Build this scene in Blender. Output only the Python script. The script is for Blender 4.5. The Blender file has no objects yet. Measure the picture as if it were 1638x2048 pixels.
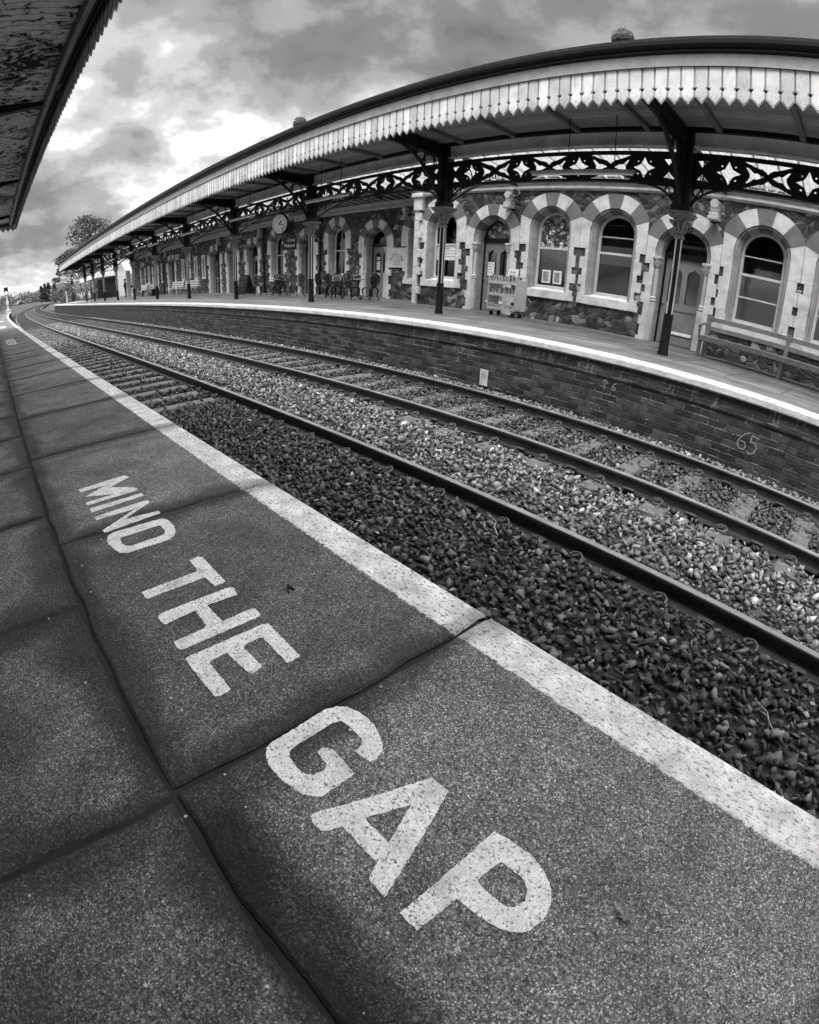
# Railway station seen through a fisheye lens, black and white
EXPO = 1.8; SUN = 1.2; SKYS = 0.062; ZEN = 6.8; CSEED = 3.7
CLOUDS = [((-.903, .26, .342), 14, -.04), ((-.997, .072, .04), 9, .02), ((-.433, .778, .455), 10, .0), ((-.965, .182, .19), 8, .07), ((-.992, .06, .111), 5, .08), ((-.979, .139, .152), 4, .05),
          ((-.837, .371, .403), 9, .05), ((-.775, .435, .458), 10, .07), ((-.157, .853, .498), 16, .05), ((-.707, .574, .412), 11, .06), ((-.554, .703, .445), 12, .05), ((-.64, .656, .4), 9, .03), ((-.797, .512, .319), 6, .02)]
import bpy, bmesh, math, random
import numpy as np
from math import pi, sin, cos, radians, atan2, hypot, sqrt
from mathutils import Vector, Matrix
from mathutils.geometry import delaunay_2d_cdt
random.seed(7); RNG = np.random.default_rng(7)
sc = bpy.context.scene
COL = bpy.data.collections.new('station'); sc.collection.children.link(COL)

# ------------------------------------------------------------------ helpers
def bend(x):                      # the whole station follows a gentle curve beyond x = -15
    return (x + 15) ** 2 / 2870 if x < -15 else 0.0
def bslope(x):
    return (x + 15) / 1435 if x < -15 else 0.0
class MB:
    def __init__(s): s.v = []; s.f = []; s.m = []; s.uv = []; s.mi = 0
    def add(s, vs, fs, uvs=None):
        o = len(s.v); s.v += [tuple(p) for p in vs]
        for f in fs:
            s.f.append([i + o for i in f]); s.m.append(s.mi)
        return o
    def box(s, x0, x1, y0, y1, z0, z1):
        vs = [(x0,y0,z0),(x1,y0,z0),(x1,y1,z0),(x0,y1,z0),(x0,y0,z1),(x1,y0,z1),(x1,y1,z1),(x0,y1,z1)]
        s.add(vs, [(0,3,2,1),(4,5,6,7),(0,1,5,4),(1,2,6,5),(2,3,7,6),(3,0,4,7)])
    def bbox(s, x0, x1, y0, y1, z0, z1, b):       # box with a bevelled outline on all edges
        bm = bmesh.new(); bmesh.ops.create_cube(bm, size=1)
        for v in bm.verts: v.co = Vector(((x0+x1)/2+v.co.x*(x1-x0),(y0+y1)/2+v.co.y*(y1-y0),(z0+z1)/2+v.co.z*(z1-z0)))
        bmesh.ops.bevel(bm, geom=bm.edges[:], offset=b, segments=1, affect='EDGES')
        s.bm(bm)
    def bm(s, bm):
        bm.verts.index_update()
        s.add([v.co[:] for v in bm.verts], [[v.index for v in f.verts] for f in bm.faces]); bm.free()
    def quad(s, a, b, c, d): s.add([a,b,c,d], [(0,1,2,3)])
    def tube(s, pts, r, n=8, cap=True):
        pts = [Vector(p) for p in pts]; rs = r if isinstance(r, (list, tuple)) else [r]*len(pts)
        t = (pts[1]-pts[0]).normalized(); ref = Vector((0,0,1)) if abs(t.z) < .9 else Vector((1,0,0))
        nx = t.cross(ref).normalized(); vs = []
        for i, p in enumerate(pts):
            a = pts[max(i-1,0)]; b = pts[min(i+1,len(pts)-1)]; t = (b-a).normalized()
            nx = (nx - t*nx.dot(t)).normalized(); ny = t.cross(nx)
            for k in range(n):
                w = 2*pi*(k+.5)/n; vs.append(p + (nx*cos(w)+ny*sin(w))*rs[i])
        fs = [(i*n+k, i*n+(k+1)%n, (i+1)*n+(k+1)%n, (i+1)*n+k) for i in range(len(pts)-1) for k in range(n)]
        if cap: fs += [tuple(range(n))[::-1], tuple((len(pts)-1)*n+k for k in range(n))]
        s.add(vs, fs)
    def lathe(s, prof, c=(0,0), n=16, cap=True, rot=0):
        vs = []
        for (r, z) in prof:
            for k in range(n):
                w = 2*pi*k/n+rot; vs.append((c[0]+r*cos(w), c[1]+r*sin(w), z))
        fs = [(i*n+k, i*n+(k+1)%n, (i+1)*n+(k+1)%n, (i+1)*n+k) for i in range(len(prof)-1) for k in range(n)]
        if cap: fs += [tuple(range(n))[::-1], tuple((len(prof)-1)*n+k for k in range(n))]
        s.add(vs, fs)
    def sweepx(s, prof, xs, closed=True, caps=True, skip=()):     # (y,z) profile swept along x and bent with the station
        n = len(prof); vs = [(x, y+bend(x), z) for x in xs for (y, z) in prof]
        m = n if closed else n-1
        fs = [(i*n+k, (i+1)*n+k, (i+1)*n+(k+1)%n, i*n+(k+1)%n) for i in range(len(xs)-1) for k in range(m)]
        if closed and caps: fs += [tuple(range(n)), tuple((len(xs)-1)*n+k for k in range(n))[::-1]]
        s.add(vs, fs)
    def plate(s, outer, holes=(), y0=0., y1=.02, side=True):       # polygon in (x,z) with holes, thickness in y
        polys = [outer]+list(holes); V=[]; Ed=[]
        for p in polys:
            o=len(V); V += [Vector(q) for q in p]; Ed += [(o+i, o+(i+1)%len(p)) for i in range(len(p))]
        r = delaunay_2d_cdt(V, Ed, [], 0, 1e-6); vv = r[0]
        def inside(q, p):
            c=False; j=len(p)-1
            for i in range(len(p)):
                if (p[i][1]>q[1])!=(p[j][1]>q[1]) and q[0] < (p[j][0]-p[i][0])*(q[1]-p[i][1])/(p[j][1]-p[i][1])+p[i][0]: c = not c
                j=i
            return c
        tris=[]
        for f in r[2]:
            cx=sum(vv[i][0] for i in f)/len(f); cz=sum(vv[i][1] for i in f)/len(f)
            if inside((cx,cz), outer) and not any(inside((cx,cz),h) for h in holes): tris.append(list(f))
        n=len(vv)
        s.add([(v[0],y0,v[1]) for v in vv], tris)
        if y1 is not None and y1 != y0:
            s.add([(v[0],y1,v[1]) for v in vv], [t[::-1] for t in tris])
            if side:
                for p in polys:
                    k=len(p); s.add([(q[0],y0,q[1]) for q in p]+[(q[0],y1,q[1]) for q in p], [(i,(i+1)%k,k+(i+1)%k,k+i) for i in range(k)])
    def xf(s, M, start=0):
        s.v[start:] = [tuple(M @ Vector(p)) for p in s.v[start:]]
    def build(s, name, mats, parent=None, smooth=False, uvfn=None, sharp=None):
        me = bpy.data.meshes.new(name); me.from_pydata(s.v, [], s.f)
        mats = mats if isinstance(mats, (list, tuple)) else [mats]
        for m in mats: me.materials.append(m)
        if len(mats) > 1: me.polygons.foreach_set('material_index', s.m)
        if smooth:
            me.polygons.foreach_set('use_smooth', [True]*len(s.f))
            try: me.set_sharp_from_angle(angle=radians(sharp or 40))
            except Exception: pass
        if uvfn:
            uv = me.uv_layers.new(name='UVMap'); co = [0.]*(2*len(me.loops))
            for l in me.loops:
                a = uvfn(me.vertices[l.vertex_index].co); co[2*l.index]=a[0]; co[2*l.index+1]=a[1]
            uv.data.foreach_set('uv', co)
        me.update()
        o = bpy.data.objects.new(name, me); COL.objects.link(o); o.parent = parent
        return o
def tag(o, label=None, cat=None, group=None, kind=None):
    if label: o['label'] = label
    if cat: o['category'] = cat
    if group: o['group'] = group
    if kind: o['kind'] = kind
    return o
def thing(name, loc, rz=0, label=None, cat=None, group=None, bent=True):
    o = bpy.data.objects.new(name, None); COL.objects.link(o); x, y, z = loc
    if bent: y += bend(x); rz += bslope(x)
    o.location = (x, y, z); o.rotation_euler = (0, 0, rz); o.empty_display_size = .2
    return tag(o, label, cat, group)
def dup(o, loc=None, rz=0, label=None, parent=None, bent=True):
    c = o.copy(); COL.objects.link(c)
    if loc is not None:
        x, y, z = loc
        if bent: y += bend(x); rz += bslope(x)
        c.location = (x, y, z); c.rotation_euler = (0, 0, rz)
    if label: c['label'] = label
    if parent is not None: c.parent = parent
    for ch in list(o.children):
        if ch.type in ('MESH', 'EMPTY'): dup(ch, parent=c)
    return c
def text_pts(s, size, align='CENTER', spacing=1.0):
    cu = bpy.data.curves.new('txt', 'FONT'); cu.body = s; cu.size = size; cu.align_x = align; cu.align_y = 'CENTER'; cu.space_character = spacing; cu.resolution_u = 3
    o = bpy.data.objects.new('txt', cu); COL.objects.link(o)
    dg = bpy.context.evaluated_depsgraph_get(); me = bpy.data.meshes.new_from_object(o.evaluated_get(dg))
    vs = [v.co[:] for v in me.vertices]; fs = [list(p.vertices) for p in me.polygons]
    bpy.data.objects.remove(o); bpy.data.curves.remove(cu); bpy.data.meshes.remove(me)
    return vs, fs
def add_text(mb, s, size, cx, cz, y, align='CENTER', bold=0., ang=0, mirror=False):   # readable from -y
    vs, fs = text_pts(s, size, align); c, n = cos(ang), sin(ang)
    mb.add([(cx+(v[0]*c-v[1]*n)*(-1 if mirror else 1), y, cz+v[0]*n+v[1]*c) for v in vs], fs)
    if bold:
        mb.add([(cx+bold+v[0]*c-v[1]*n, y, cz+v[0]*n+v[1]*c) for v in vs], fs)

# ------------------------------------------------------------------ materials (black-and-white picture: all greys)
def G(v): return (v, v, v, 1)
class N:
    def __init__(s, name, rough=.7, spec=.35):
        s.m = bpy.data.materials.new(name); s.m.use_nodes = True; s.t = s.m.node_tree; s.t.nodes.clear()
        s.out = s.n('ShaderNodeOutputMaterial'); s.b = s.n('ShaderNodeBsdfPrincipled')
        s.l(s.b.outputs[0], s.out.inputs[0]); s.b.inputs['Roughness'].default_value = rough; s.b.inputs['Specular IOR Level'].default_value = spec
        s._tc = None
    def n(s, t, **k):
        o = s.t.nodes.new(t)
        for a, b in k.items(): setattr(o, a, b)
        return o
    def l(s, a, b): s.t.links.new(a, b)
    def co(s, kind='Object', scale=(1,1,1), rot=(0,0,0)):
        if s._tc is None: s._tc = s.n('ShaderNodeTexCoord')
        mp = s.n('ShaderNodeMapping'); mp.inputs['Scale'].default_value = scale; mp.inputs['Rotation'].default_value = rot
        s.l(s._tc.outputs[kind], mp.inputs[0]); return mp.outputs[0]
    def noise(s, scale, co=None, detail=4, rough=.55, dist=0):
        o = s.n('ShaderNodeTexNoise'); o.inputs['Scale'].default_value = scale; o.inputs['Detail'].default_value = detail
        o.inputs['Roughness'].default_value = rough; o.inputs['Distortion'].default_value = dist
        s.l(co if co is not None else s.co(), o.inputs['Vector']); return o.outputs['Fac']
    def vor(s, scale, co=None, feature='F1', out='Distance', rand=1):
        o = s.n('ShaderNodeTexVoronoi', feature=feature); o.inputs['Scale'].default_value = scale; o.inputs['Randomness'].default_value = rand
        s.l(co if co is not None else s.co(), o.inputs['Vector']); return o.outputs[out]
    def ramp(s, fac, pts, interp='LINEAR'):
        o = s.n('ShaderNodeValToRGB'); o.color_ramp.interpolation = interp; e = o.color_ramp.elements
        while len(e) > 1: e.remove(e[-1])
        e[0].position = pts[0][0]; e[0].color = G(pts[0][1])
        for p, v in pts[1:]:
            q = e.new(p); q.color = G(v)
        s.l(fac, o.inputs[0]); return o.outputs[0]
    def math(s, op, a, b=None, c=None):
        o = s.n('ShaderNodeMath', operation=op)
        for i, x in enumerate((a, b, c)):
            if x is None: continue
            if isinstance(x, (int, float)): o.inputs[i].default_value = x
            else: s.l(x, o.inputs[i])
        return o.outputs[0]
    def mix(s, fac, a, b, mode='MIX'):
        o = s.n('ShaderNodeMix', data_type='RGBA', blend_type=mode)
        for sock, x in ((o.inputs[0], fac), (o.inputs[6], a), (o.inputs[7], b)):
            if isinstance(x, (int, float)): sock.default_value = x if sock == o.inputs[0] else G(x)
            else: s.l(x, sock)
        return o.outputs[2]
    def bump(s, h, strength=.5, dist=.02, prev=None):
        o = s.n('ShaderNodeBump'); o.inputs['Strength'].default_value = strength; o.inputs['Distance'].default_value = dist
        s.l(h, o.inputs['Height'])
        if prev is not None: s.l(prev, o.inputs['Normal'])
        return o.outputs[0]
    def fin(s, col=None, nrm=None, rough=None):
        if col is not None:
            if isinstance(col, (int, float)): s.b.inputs['Base Color'].default_value = G(col)
            else: s.l(col, s.b.inputs['Base Color'])
        if nrm is not None: s.l(nrm, s.b.inputs['Normal'])
        if rough is not None: s.l(rough, s.b.inputs['Roughness'])
        return s.m
def simple(name, v, rough=.6, spec=.4, var=.25, scale=6, bump=0., metal=0):
    k = N(name, rough, spec); f = k.noise(scale, detail=5)
    col = k.ramp(f, [(.25, v*(1-var)), (.75, v*(1+var))])
    k.b.inputs['Metallic'].default_value = metal
    return k.fin(col, k.bump(k.noise(scale*8), bump, .005) if bump else None)

def mat_slab():
    k = N('weathered_concrete_slab', .8, .25); at = k.n('ShaderNodeAttribute', attribute_name='edge')
    e1 = k.n('ShaderNodeSeparateXYZ'); k.l(at.outputs['Vector'], e1.inputs[0]); at2 = k.n('ShaderNodeAttribute', attribute_name='edge2'); e2 = k.n('ShaderNodeSeparateXYZ'); k.l(at2.outputs['Vector'], e2.inputs[0])
    dist = k.math('MINIMUM', k.math('MINIMUM', e1.outputs[0], k.math('SUBTRACT', e1.outputs[1], e1.outputs[0])), k.math('MINIMUM', e2.outputs[0], k.math('SUBTRACT', e2.outputs[1], e2.outputs[0])))
    ax = k.n('ShaderNodeAttribute', attribute_name='tone')
    c = k.co()
    v1 = k.vor(380, c, out='Color'); bw = k.n('ShaderNodeSeparateColor'); k.l(v1, bw.inputs[0])
    chips = k.ramp(bw.outputs[0], [(0, .015), (.3, .042), (.62, .1), (.85, .175), (.94, .28), (1, .5)])
    v2 = k.vor(190, c, out='Color'); b2 = k.n('ShaderNodeSeparateColor'); k.l(v2, b2.inputs[0])
    c2 = k.ramp(b2.outputs[1], [(0, .01), (.12, .03), (.5, .09), (.88, .15), (.96, .28), (1, .5)])
    base = k.mix(.28, chips, c2)
    base = k.mix(1, base, k.ramp(k.noise(1.1, c, 5), [(.3, .68), (.7, 1.4)]), 'MULTIPLY')
    base = k.mix(1, base, k.ramp(k.noise(6, c, 4), [(.3, .75), (.7, 1.3)]), 'MULTIPLY')
    base = k.mix(1, base, ax.outputs['Color'], 'MULTIPLY')
    # dirt gathered along the joints
    dn = k.math('MULTIPLY', k.math('POWER', k.noise(2.3, c, 4), 2.4), .55)
    d = k.math('DIVIDE', dist, k.math('ADD', dn, .004))
    dirt = k.ramp(d, [(0, 1), (.3, .85), (1.0, 0)], 'EASE')
    base = k.mix(k.math('MULTIPLY', dirt, .8), base, .01)
    so_ = k.n('ShaderNodeSeparateXYZ'); k.l(c, so_.inputs[0])     # oily stain soaked in beside the long joint
    sx_ = k.ramp(so_.outputs[0], [(0, 0), (.08, 1)]); sx_ = k.ramp(k.math('ADD', so_.outputs[0], .62), [(0, 0), (.12, 1)])
    sy_ = k.math('ABSOLUTE', k.math('ADD', so_.outputs[1], k.math('ADD', .855, k.math('MULTIPLY', k.math('SUBTRACT', k.noise(5, c, 4), .5), .12))))
    stn = k.math('MULTIPLY', sx_, k.ramp(sy_, [(.03, .97), (.1, 0)], 'EASE')); stn = k.math('MULTIPLY', stn, k.ramp(so_.outputs[1], [(0, 1), (1, 1)])); low_ = k.math('LESS_THAN', so_.outputs[1], -.905); stn = k.math('MULTIPLY', stn, k.math('SUBTRACT', 1, k.math('MULTIPLY', low_, .75)))
    base = k.mix(k.math('MULTIPLY', stn, .9), base, k.mix(1, base, .13, 'MULTIPLY'))
    gum = k.ramp(k.vor(5.5, c), [(.035, 1), (.05, 0)]); base = k.mix(k.math('MULTIPLY', gum, .6), base, .02)
    pat = k.ramp(k.noise(1.9, k.co('Object', (1.7, 1, 1)), 6, .7, .8), [(.5, 0), (.62, .35)]); base = k.mix(pat, base, .022)
    # painted edge line, worn at its inner edge
    yy = k.math('ADD', e1.outputs[2], k.math('MULTIPLY', k.math('SUBTRACT', k.noise(55, c, 4), .5), .03))
    pm = k.ramp(k.math('ADD', yy, 1.0), [(.849, 0), (.853, 1)])
    sub = k.math('SUBTRACT', 1, k.ramp(k.noise(115, k.co('Object', (.6, 1, 1)), 5, .65), [(.545, 0), (.6, .8)]))
    worn = k.math('MULTIPLY', sub, k.ramp(k.noise(9, c, 4), [(.28, .7), (.5, 1)]))
    pc = k.mix(1, k.ramp(k.noise(14, c, 6), [(.25, .42), (.65, .82)]), k.ramp(k.noise(260, k.co('Object', (.7, 1, 1)), 4, .7), [(.3, .6), (.6, 1.05)]), 'MULTIPLY')
    pc = k.mix(k.math('MULTIPLY', dirt, .55), pc, .03)
    col = k.mix(k.math('MULTIPLY', pm, worn), base, pc)
    h = k.math('ADD', k.math('MULTIPLY', k.vor(100, c), .6), k.math('MULTIPLY', k.noise(240, c, 3), .5))
    return k.fin(col, k.bump(h, .55, .006), k.ramp(k.noise(5, c), [(.3, .62), (.7, .85)]))
def mat_letter():
    k = N('white_letter_paint', .75, .3); c = k.co()
    m = k.ramp(k.noise(190, c, 5, .65), [(.56, 1), (.63, .05)]); m2 = k.ramp(k.noise(9, c, 5, .7), [(.3, .55), (.48, 1)])
    col = k.mix(1, k.ramp(k.noise(26, c, 5), [(.3, .68), (.7, .88)]), k.ramp(k.noise(330, c, 3), [(.3, .7), (.6, 1.05)]), 'MULTIPLY')
    k.fin(col, k.bump(k.math('ADD', k.vor(150, c), k.noise(330, c)), .6, .005))
    tp = k.n('ShaderNodeBsdfTransparent'); mx = k.n('ShaderNodeMixShader'); k.l(k.math('ADD', k.math('MULTIPLY', m, m2), .0), mx.inputs[0]); k.l(tp.outputs[0], mx.inputs[1]); k.l(k.b.outputs[0], mx.inputs[2]); k.l(mx.outputs[0], k.out.inputs[0]); return k.m
def mat_stonewall():
    k = N('dark_rubble_stone', .85, .2); c0 = k.co(); nz = k.n('ShaderNodeTexNoise'); nz.inputs['Scale'].default_value = 2.2; k.l(c0, nz.inputs['Vector'])
    va = k.n('ShaderNodeVectorMath', operation='MULTIPLY_ADD'); k.l(nz.outputs['Color'], va.inputs[0]); va.inputs[1].default_value = (.3, 0, .3); k.l(k.co('Object', (1, .02, 1.25)), va.inputs[2]); c = va.outputs[0]
    cell = k.vor(5.6, c, out='Color'); b = k.n('ShaderNodeSeparateColor'); k.l(cell, b.inputs[0])
    col = k.ramp(b.outputs[0], [(0, .028), (.35, .05), (.7, .085), (.9, .13), (.97, .26), (1, .4)])
    col = k.mix(1, col, k.ramp(k.noise(9, c0, 6, .7), [(.25, .5), (.75, 1.6)]), 'MULTIPLY')
    e = k.vor(5.6, c, 'DISTANCE_TO_EDGE'); mort = k.ramp(e, [(.012, 1), (.035, 0)])
    mt = k.ramp(k.noise(1.7, c0, 3), [(.4, .03), (.62, .17)])
    col = k.mix(k.math('MULTIPLY', mort, .85), col, mt)
    h = k.math('ADD', k.ramp(e, [(0, 0), (.1, 1)]), k.math('MULTIPLY', k.noise(14, c0, 6, .7), .9))
    return k.fin(col, k.bump(h, .8, .035))
def mat_ashlar(name, v):
    k = N(name, .8, .2); c = k.co()
    col = k.ramp(k.noise(5, c, 6, .6), [(.25, v*.72), (.75, v*1.15)])
    col = k.mix(k.ramp(k.noise(2.2, c, 5, .7), [(.52, 0), (.75, .5)]), col, v*.35)
    return k.fin(col, k.bump(k.noise(60, c, 4), .25, .004))
def mat_brick():
    k = N('blackened_engineering_brick', .55, .45); uv = k.co('UV'); c = k.co()
    br = k.n('ShaderNodeTexBrick'); k.l(uv, br.inputs['Vector']); br.inputs['Scale'].default_value = 1
    br.inputs['Brick Width'].default_value = .255; br.inputs['Row Height'].default_value = .096; br.inputs['Mortar Size'].default_value = .008; br.inputs['Mortar Smooth'].default_value = .4
    br.inputs['Color1'].default_value = G(.008); br.inputs['Color2'].default_value = G(.04); br.inputs['Mortar'].default_value = G(.012); br.inputs['Bias'].default_value = -.2
    col = k.mix(1, br.outputs['Color'], k.ramp(k.noise(5, c, 7, .75), [(.28, .25), (.72, 2.2)]), 'MULTIPLY')
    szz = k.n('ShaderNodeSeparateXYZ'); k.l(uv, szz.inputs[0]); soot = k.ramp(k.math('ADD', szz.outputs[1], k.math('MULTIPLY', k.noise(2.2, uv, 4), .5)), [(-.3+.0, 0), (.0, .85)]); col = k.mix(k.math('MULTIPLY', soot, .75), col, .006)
    # lime leached from some of the joints and paint run down from the coping
    jl = k.math('MULTIPLY', br.outputs['Fac'], k.ramp(k.noise(1.6, k.co('UV', (1, 3.5, 1)), 4, .7), [(.52, 0), (.57, 1)]))
    drip = k.ramp(k.noise(15, k.co('UV', (1.6, .12, 1)), 3, .5), [(.57, 0), (.62, 1)])
    sz = k.n('ShaderNodeSeparateXYZ'); k.l(uv, sz.inputs[0])
    top = k.ramp(k.math('ADD', sz.outputs[1], k.math('MULTIPLY', k.noise(3, uv, 3), .7)), [(-.05+.0, 0), (.28, .9)])
    drip = k.math('MULTIPLY', k.math('MULTIPLY', drip, top), k.ramp(k.noise(40, uv, 4), [(.42, 0), (.6, 1)]))
    jl = k.math('MULTIPLY', jl, k.ramp(k.noise(16, uv, 4, .7), [(.38, .1), (.62, .85)])); col = k.mix(k.math('MULTIPLY', jl, .6), col, .36); col = k.mix(k.math('MULTIPLY', drip, .7), col, .45)
    h = k.math('SUBTRACT', k.math('MULTIPLY', k.noise(30, c, 5), .6), br.outputs['Fac'])
    return k.fin(col, k.bump(h, .7, .02))
def mat_paving():
    k = N('tiled_platform_paving', .6, .4); uv = k.co('UV'); c = k.co(); s = k.n('ShaderNodeSeparateXYZ'); k.l(uv, s.inputs[0])
    br = k.n('ShaderNodeTexBrick', offset=.0); k.l(uv, br.inputs['Vector']); br.inputs['Scale'].default_value = 1
    br.inputs['Brick Width'].default_value = .92; br.inputs['Row Height'].default_value = .31; br.inputs['Mortar Size'].default_value = .014
    br.inputs['Color1'].default_value = G(.15); br.inputs['Color2'].default_value = G(.25); br.inputs['Mortar'].default_value = G(.05)
    m = k.math('MULTIPLY', k.ramp(k.math('MULTIPLY', s.outputs[1], .1), [(.738, 0), (.742, 1), (.965, 1), (.97, 0)]), 1)
    asp = k.ramp(k.noise(3, c, 6), [(.3, .10), (.7, .16)])
    col = k.mix(m, asp, br.outputs['Color']); col = k.mix(1, col, k.ramp(k.noise(1.3, c, 5), [(.3, .7), (.7, 1.3)]), 'MULTIPLY')
    wn = k.math('ADD', s.outputs[1], k.math('MULTIPLY', k.math('SUBTRACT', k.noise(12, c, 5, .7), .5), .1))
    w = k.ramp(k.math('MULTIPLY', wn, .1), [(.646, 1), (.65, 0)])
    wc = k.ramp(k.noise(16, c, 6, .75, 1.5), [(.3, .3), (.5, .75)])
    col = k.mix(w, col, wc)
    return k.fin(col, k.bump(k.noise(60, c, 4), .2, .004), k.ramp(k.noise(2, c), [(.3, .35), (.7, .65)]))
def mat_coping():
    k = N('flaking_white_coping_paint', .6, .35); c = k.co()
    n = k.noise(12, k.co('Object', (.8, 1, 1.5)), 8, .78, 2.5)
    m = k.ramp(n, [(.5, 0), (.56, .5), (.6, .05), (.7, .8)])
    col = k.mix(m, k.ramp(k.noise(4, c, 5), [(.25, .3), (.7, .52)]), .05)
    return k.fin(col, k.bump(n, .6, .01))
def mat_ballast():
    k = N('crushed_stone_ballast', .8, .3); at = k.n('ShaderNodeAttribute', attribute_name='tone'); c = k.co()
    col = k.mix(1, at.outputs['Color'], k.ramp(k.noise(45, c, 4), [(.25, .65), (.75, 1.35)]), 'MULTIPLY')
    return k.fin(col, k.bump(k.noise(120, c, 4), .35, .004))
def mat_bed():
    k = N('ballast_bed', .9, .2); c = k.co(); v = k.vor(19, c, out='Color'); b = k.n('ShaderNodeSeparateColor'); k.l(v, b.inputs[0])
    at = k.n('ShaderNodeAttribute', attribute_name='tone')
    col = k.ramp(b.outputs[0], [(0, .2), (.5, .7), (.85, 1.3), (1, 2.4)]); col = k.mix(1, col, at.outputs['Color'], 'MULTIPLY')
    return k.fin(col, k.bump(k.vor(19, c, out='Distance'), 1, .05))
def mat_flaky():
    k = N('flaking_soffit_paint', .75, .25); uv = k.co('Object', (1.0, .8, 1)); c = k.co()
    n = k.noise(6.5, uv, 7, .68, 1.6); n2 = k.noise(1.1, c, 3)
    f = k.math('ADD', n, k.math('MULTIPLY', k.math('SUBTRACT', n2, .5), .5))
    m = k.ramp(f, [(.535, 0), (.55, 1)]); edge = k.ramp(f, [(.495, 0), (.53, 1), (.55, 0)])
    pc = k.ramp(k.noise(14, k.co('Object', (3, .6, 1)), 5), [(.25, .65), (.75, .9)])
    col = k.mix(m, pc, .015); col = k.mix(k.math('MULTIPLY', edge, .4), col, .7)
    w = k.n('ShaderNodeTexWave'); w.inputs['Scale'].default_value = 2.4; k.l(c, w.inputs[0])
    col = k.mix(k.ramp(w.outputs['Fac'], [(.02, .5), (.05, 0)]), col, .01)
    return k.fin(col, k.bump(k.math('SUBTRACT', edge, m), .8, .02))
def mat_valance():
    k = N('weathered_white_board_paint', .55, .35); c = k.co(); s = k.n('ShaderNodeSeparateXYZ'); k.l(c, s.inputs[0])
    n = k.noise(10, k.co('Object', (2.6, 1, .45)), 7, .72, .6)
    low = k.ramp(k.math('ADD', k.math('SUBTRACT', s.outputs[2], 3.6), k.math('MULTIPLY', n, .14)), [(.12, 1), (.28, 0)])   # grime held at the board ends
    crack = k.ramp(n, [(.6, 0), (.64, .7), (.67, .1)])
    col = k.ramp(k.noise(3, c, 5), [(.25, .42), (.7, .7)]); col = k.mix(crack, col, .07)
    wb = k.n('ShaderNodeTexWhiteNoise', noise_dimensions='1D'); k.l(k.math('FLOOR', k.math('DIVIDE', k.math('SUBTRACT', s.outputs[0], 5.0), .183)), wb.inputs['W']); col = k.mix(1, col, k.ramp(wb.outputs['Value'], [(0, .72), (1, 1.12)]), 'MULTIPLY')
    spots = k.ramp(k.noise(60, c, 6, .8), [(.5, 0), (.58, .8)])
    col = k.mix(k.math('MULTIPLY', low, spots), col, .05)
    return k.fin(col, k.bump(n, .2, .004))
def mat_glassroof():
    k = N('dirty_roof_glass', .3, .5); c = k.co()
    tr = k.n('ShaderNodeBsdfTranslucent'); tr.inputs[0].default_value = G(.5); cl = k.ramp(k.noise(9, k.co('Object', (4, .5, .5)), 5), [(.3, .3), (.7, .55)]); k.l(cl, tr.inputs[0])
    tp = k.n('ShaderNodeBsdfTransparent'); tp.inputs[0].default_value = G(.95); mx = k.n('ShaderNodeMixShader'); k.l(k.ramp(k.noise(7, k.co('Object', (6, .3, .3)), 5), [(.35, .12), (.65, .45)]), mx.inputs[0])
    k.l(tp.outputs[0], mx.inputs[1]); k.l(tr.outputs[0], mx.inputs[2]); k.l(mx.outputs[0], k.out.inputs[0]); return k.m
def mat_glass(name='window_glass', tint=.85):
    k = N(name, .05, .5); k.t.nodes.remove(k.b)
    gl = k.n('ShaderNodeBsdfGlossy'); gl.inputs['Roughness'].default_value = .02; gl.inputs[0].default_value = G(.9)
    tp = k.n('ShaderNodeBsdfTransparent'); tp.inputs[0].default_value = G(tint); mx = k.n('ShaderNodeMixShader'); fr = k.n('ShaderNodeFresnel'); fr.inputs[0].default_value = 1.55
    k.l(fr.outputs[0], mx.inputs[0]); k.l(tp.outputs[0], mx.inputs[1]); k.l(gl.outputs[0], mx.inputs[2]); k.l(mx.outputs[0], k.out.inputs[0]); return k.m
def mat_stained():
    k = N('leaded_stained_glass', .25, .5); c = k.co()
    v = k.vor(11, c, out='Color'); b = k.n('ShaderNodeSeparateColor'); k.l(v, b.inputs[0])
    col = k.ramp(b.outputs[0], [(0, .05), (.4, .15), (.75, .35), (1, .8)])
    e = k.vor(11, c, 'DISTANCE_TO_EDGE'); col = k.mix(k.ramp(e, [(.03, 1), (.05, 0)]), col, .005)
    return k.fin(col)
def mat_rail():
    k = N('rail_steel_side', .45, .5); c = k.co()
    return k.fin(k.ramp(k.noise(7, c, 5), [(.3, .006), (.7, .022)]), k.bump(k.noise(90, c), .2, .003))
def mat_foliage(name, v):
    k = N(name, .7, .2); oi = k.n('ShaderNodeAttribute', attribute_name='tone'); col = k.mix(1, oi.outputs['Color'], k.ramp(k.noise(.9, None, 3), [(.3, .6*v), (.7, 1.4*v)]), 'MULTIPLY')
    tr = k.n('ShaderNodeBsdfTranslucent'); k.l(col, tr.inputs[0]); mx = k.n('ShaderNodeMixShader'); mx.inputs[0].default_value = .25
    k.fin(col); k.l(k.b.outputs[0], mx.inputs[1]); k.l(tr.outputs[0], mx.inputs[2]); k.l(mx.outputs[0], k.out.inputs[0]); return k.m
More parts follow.
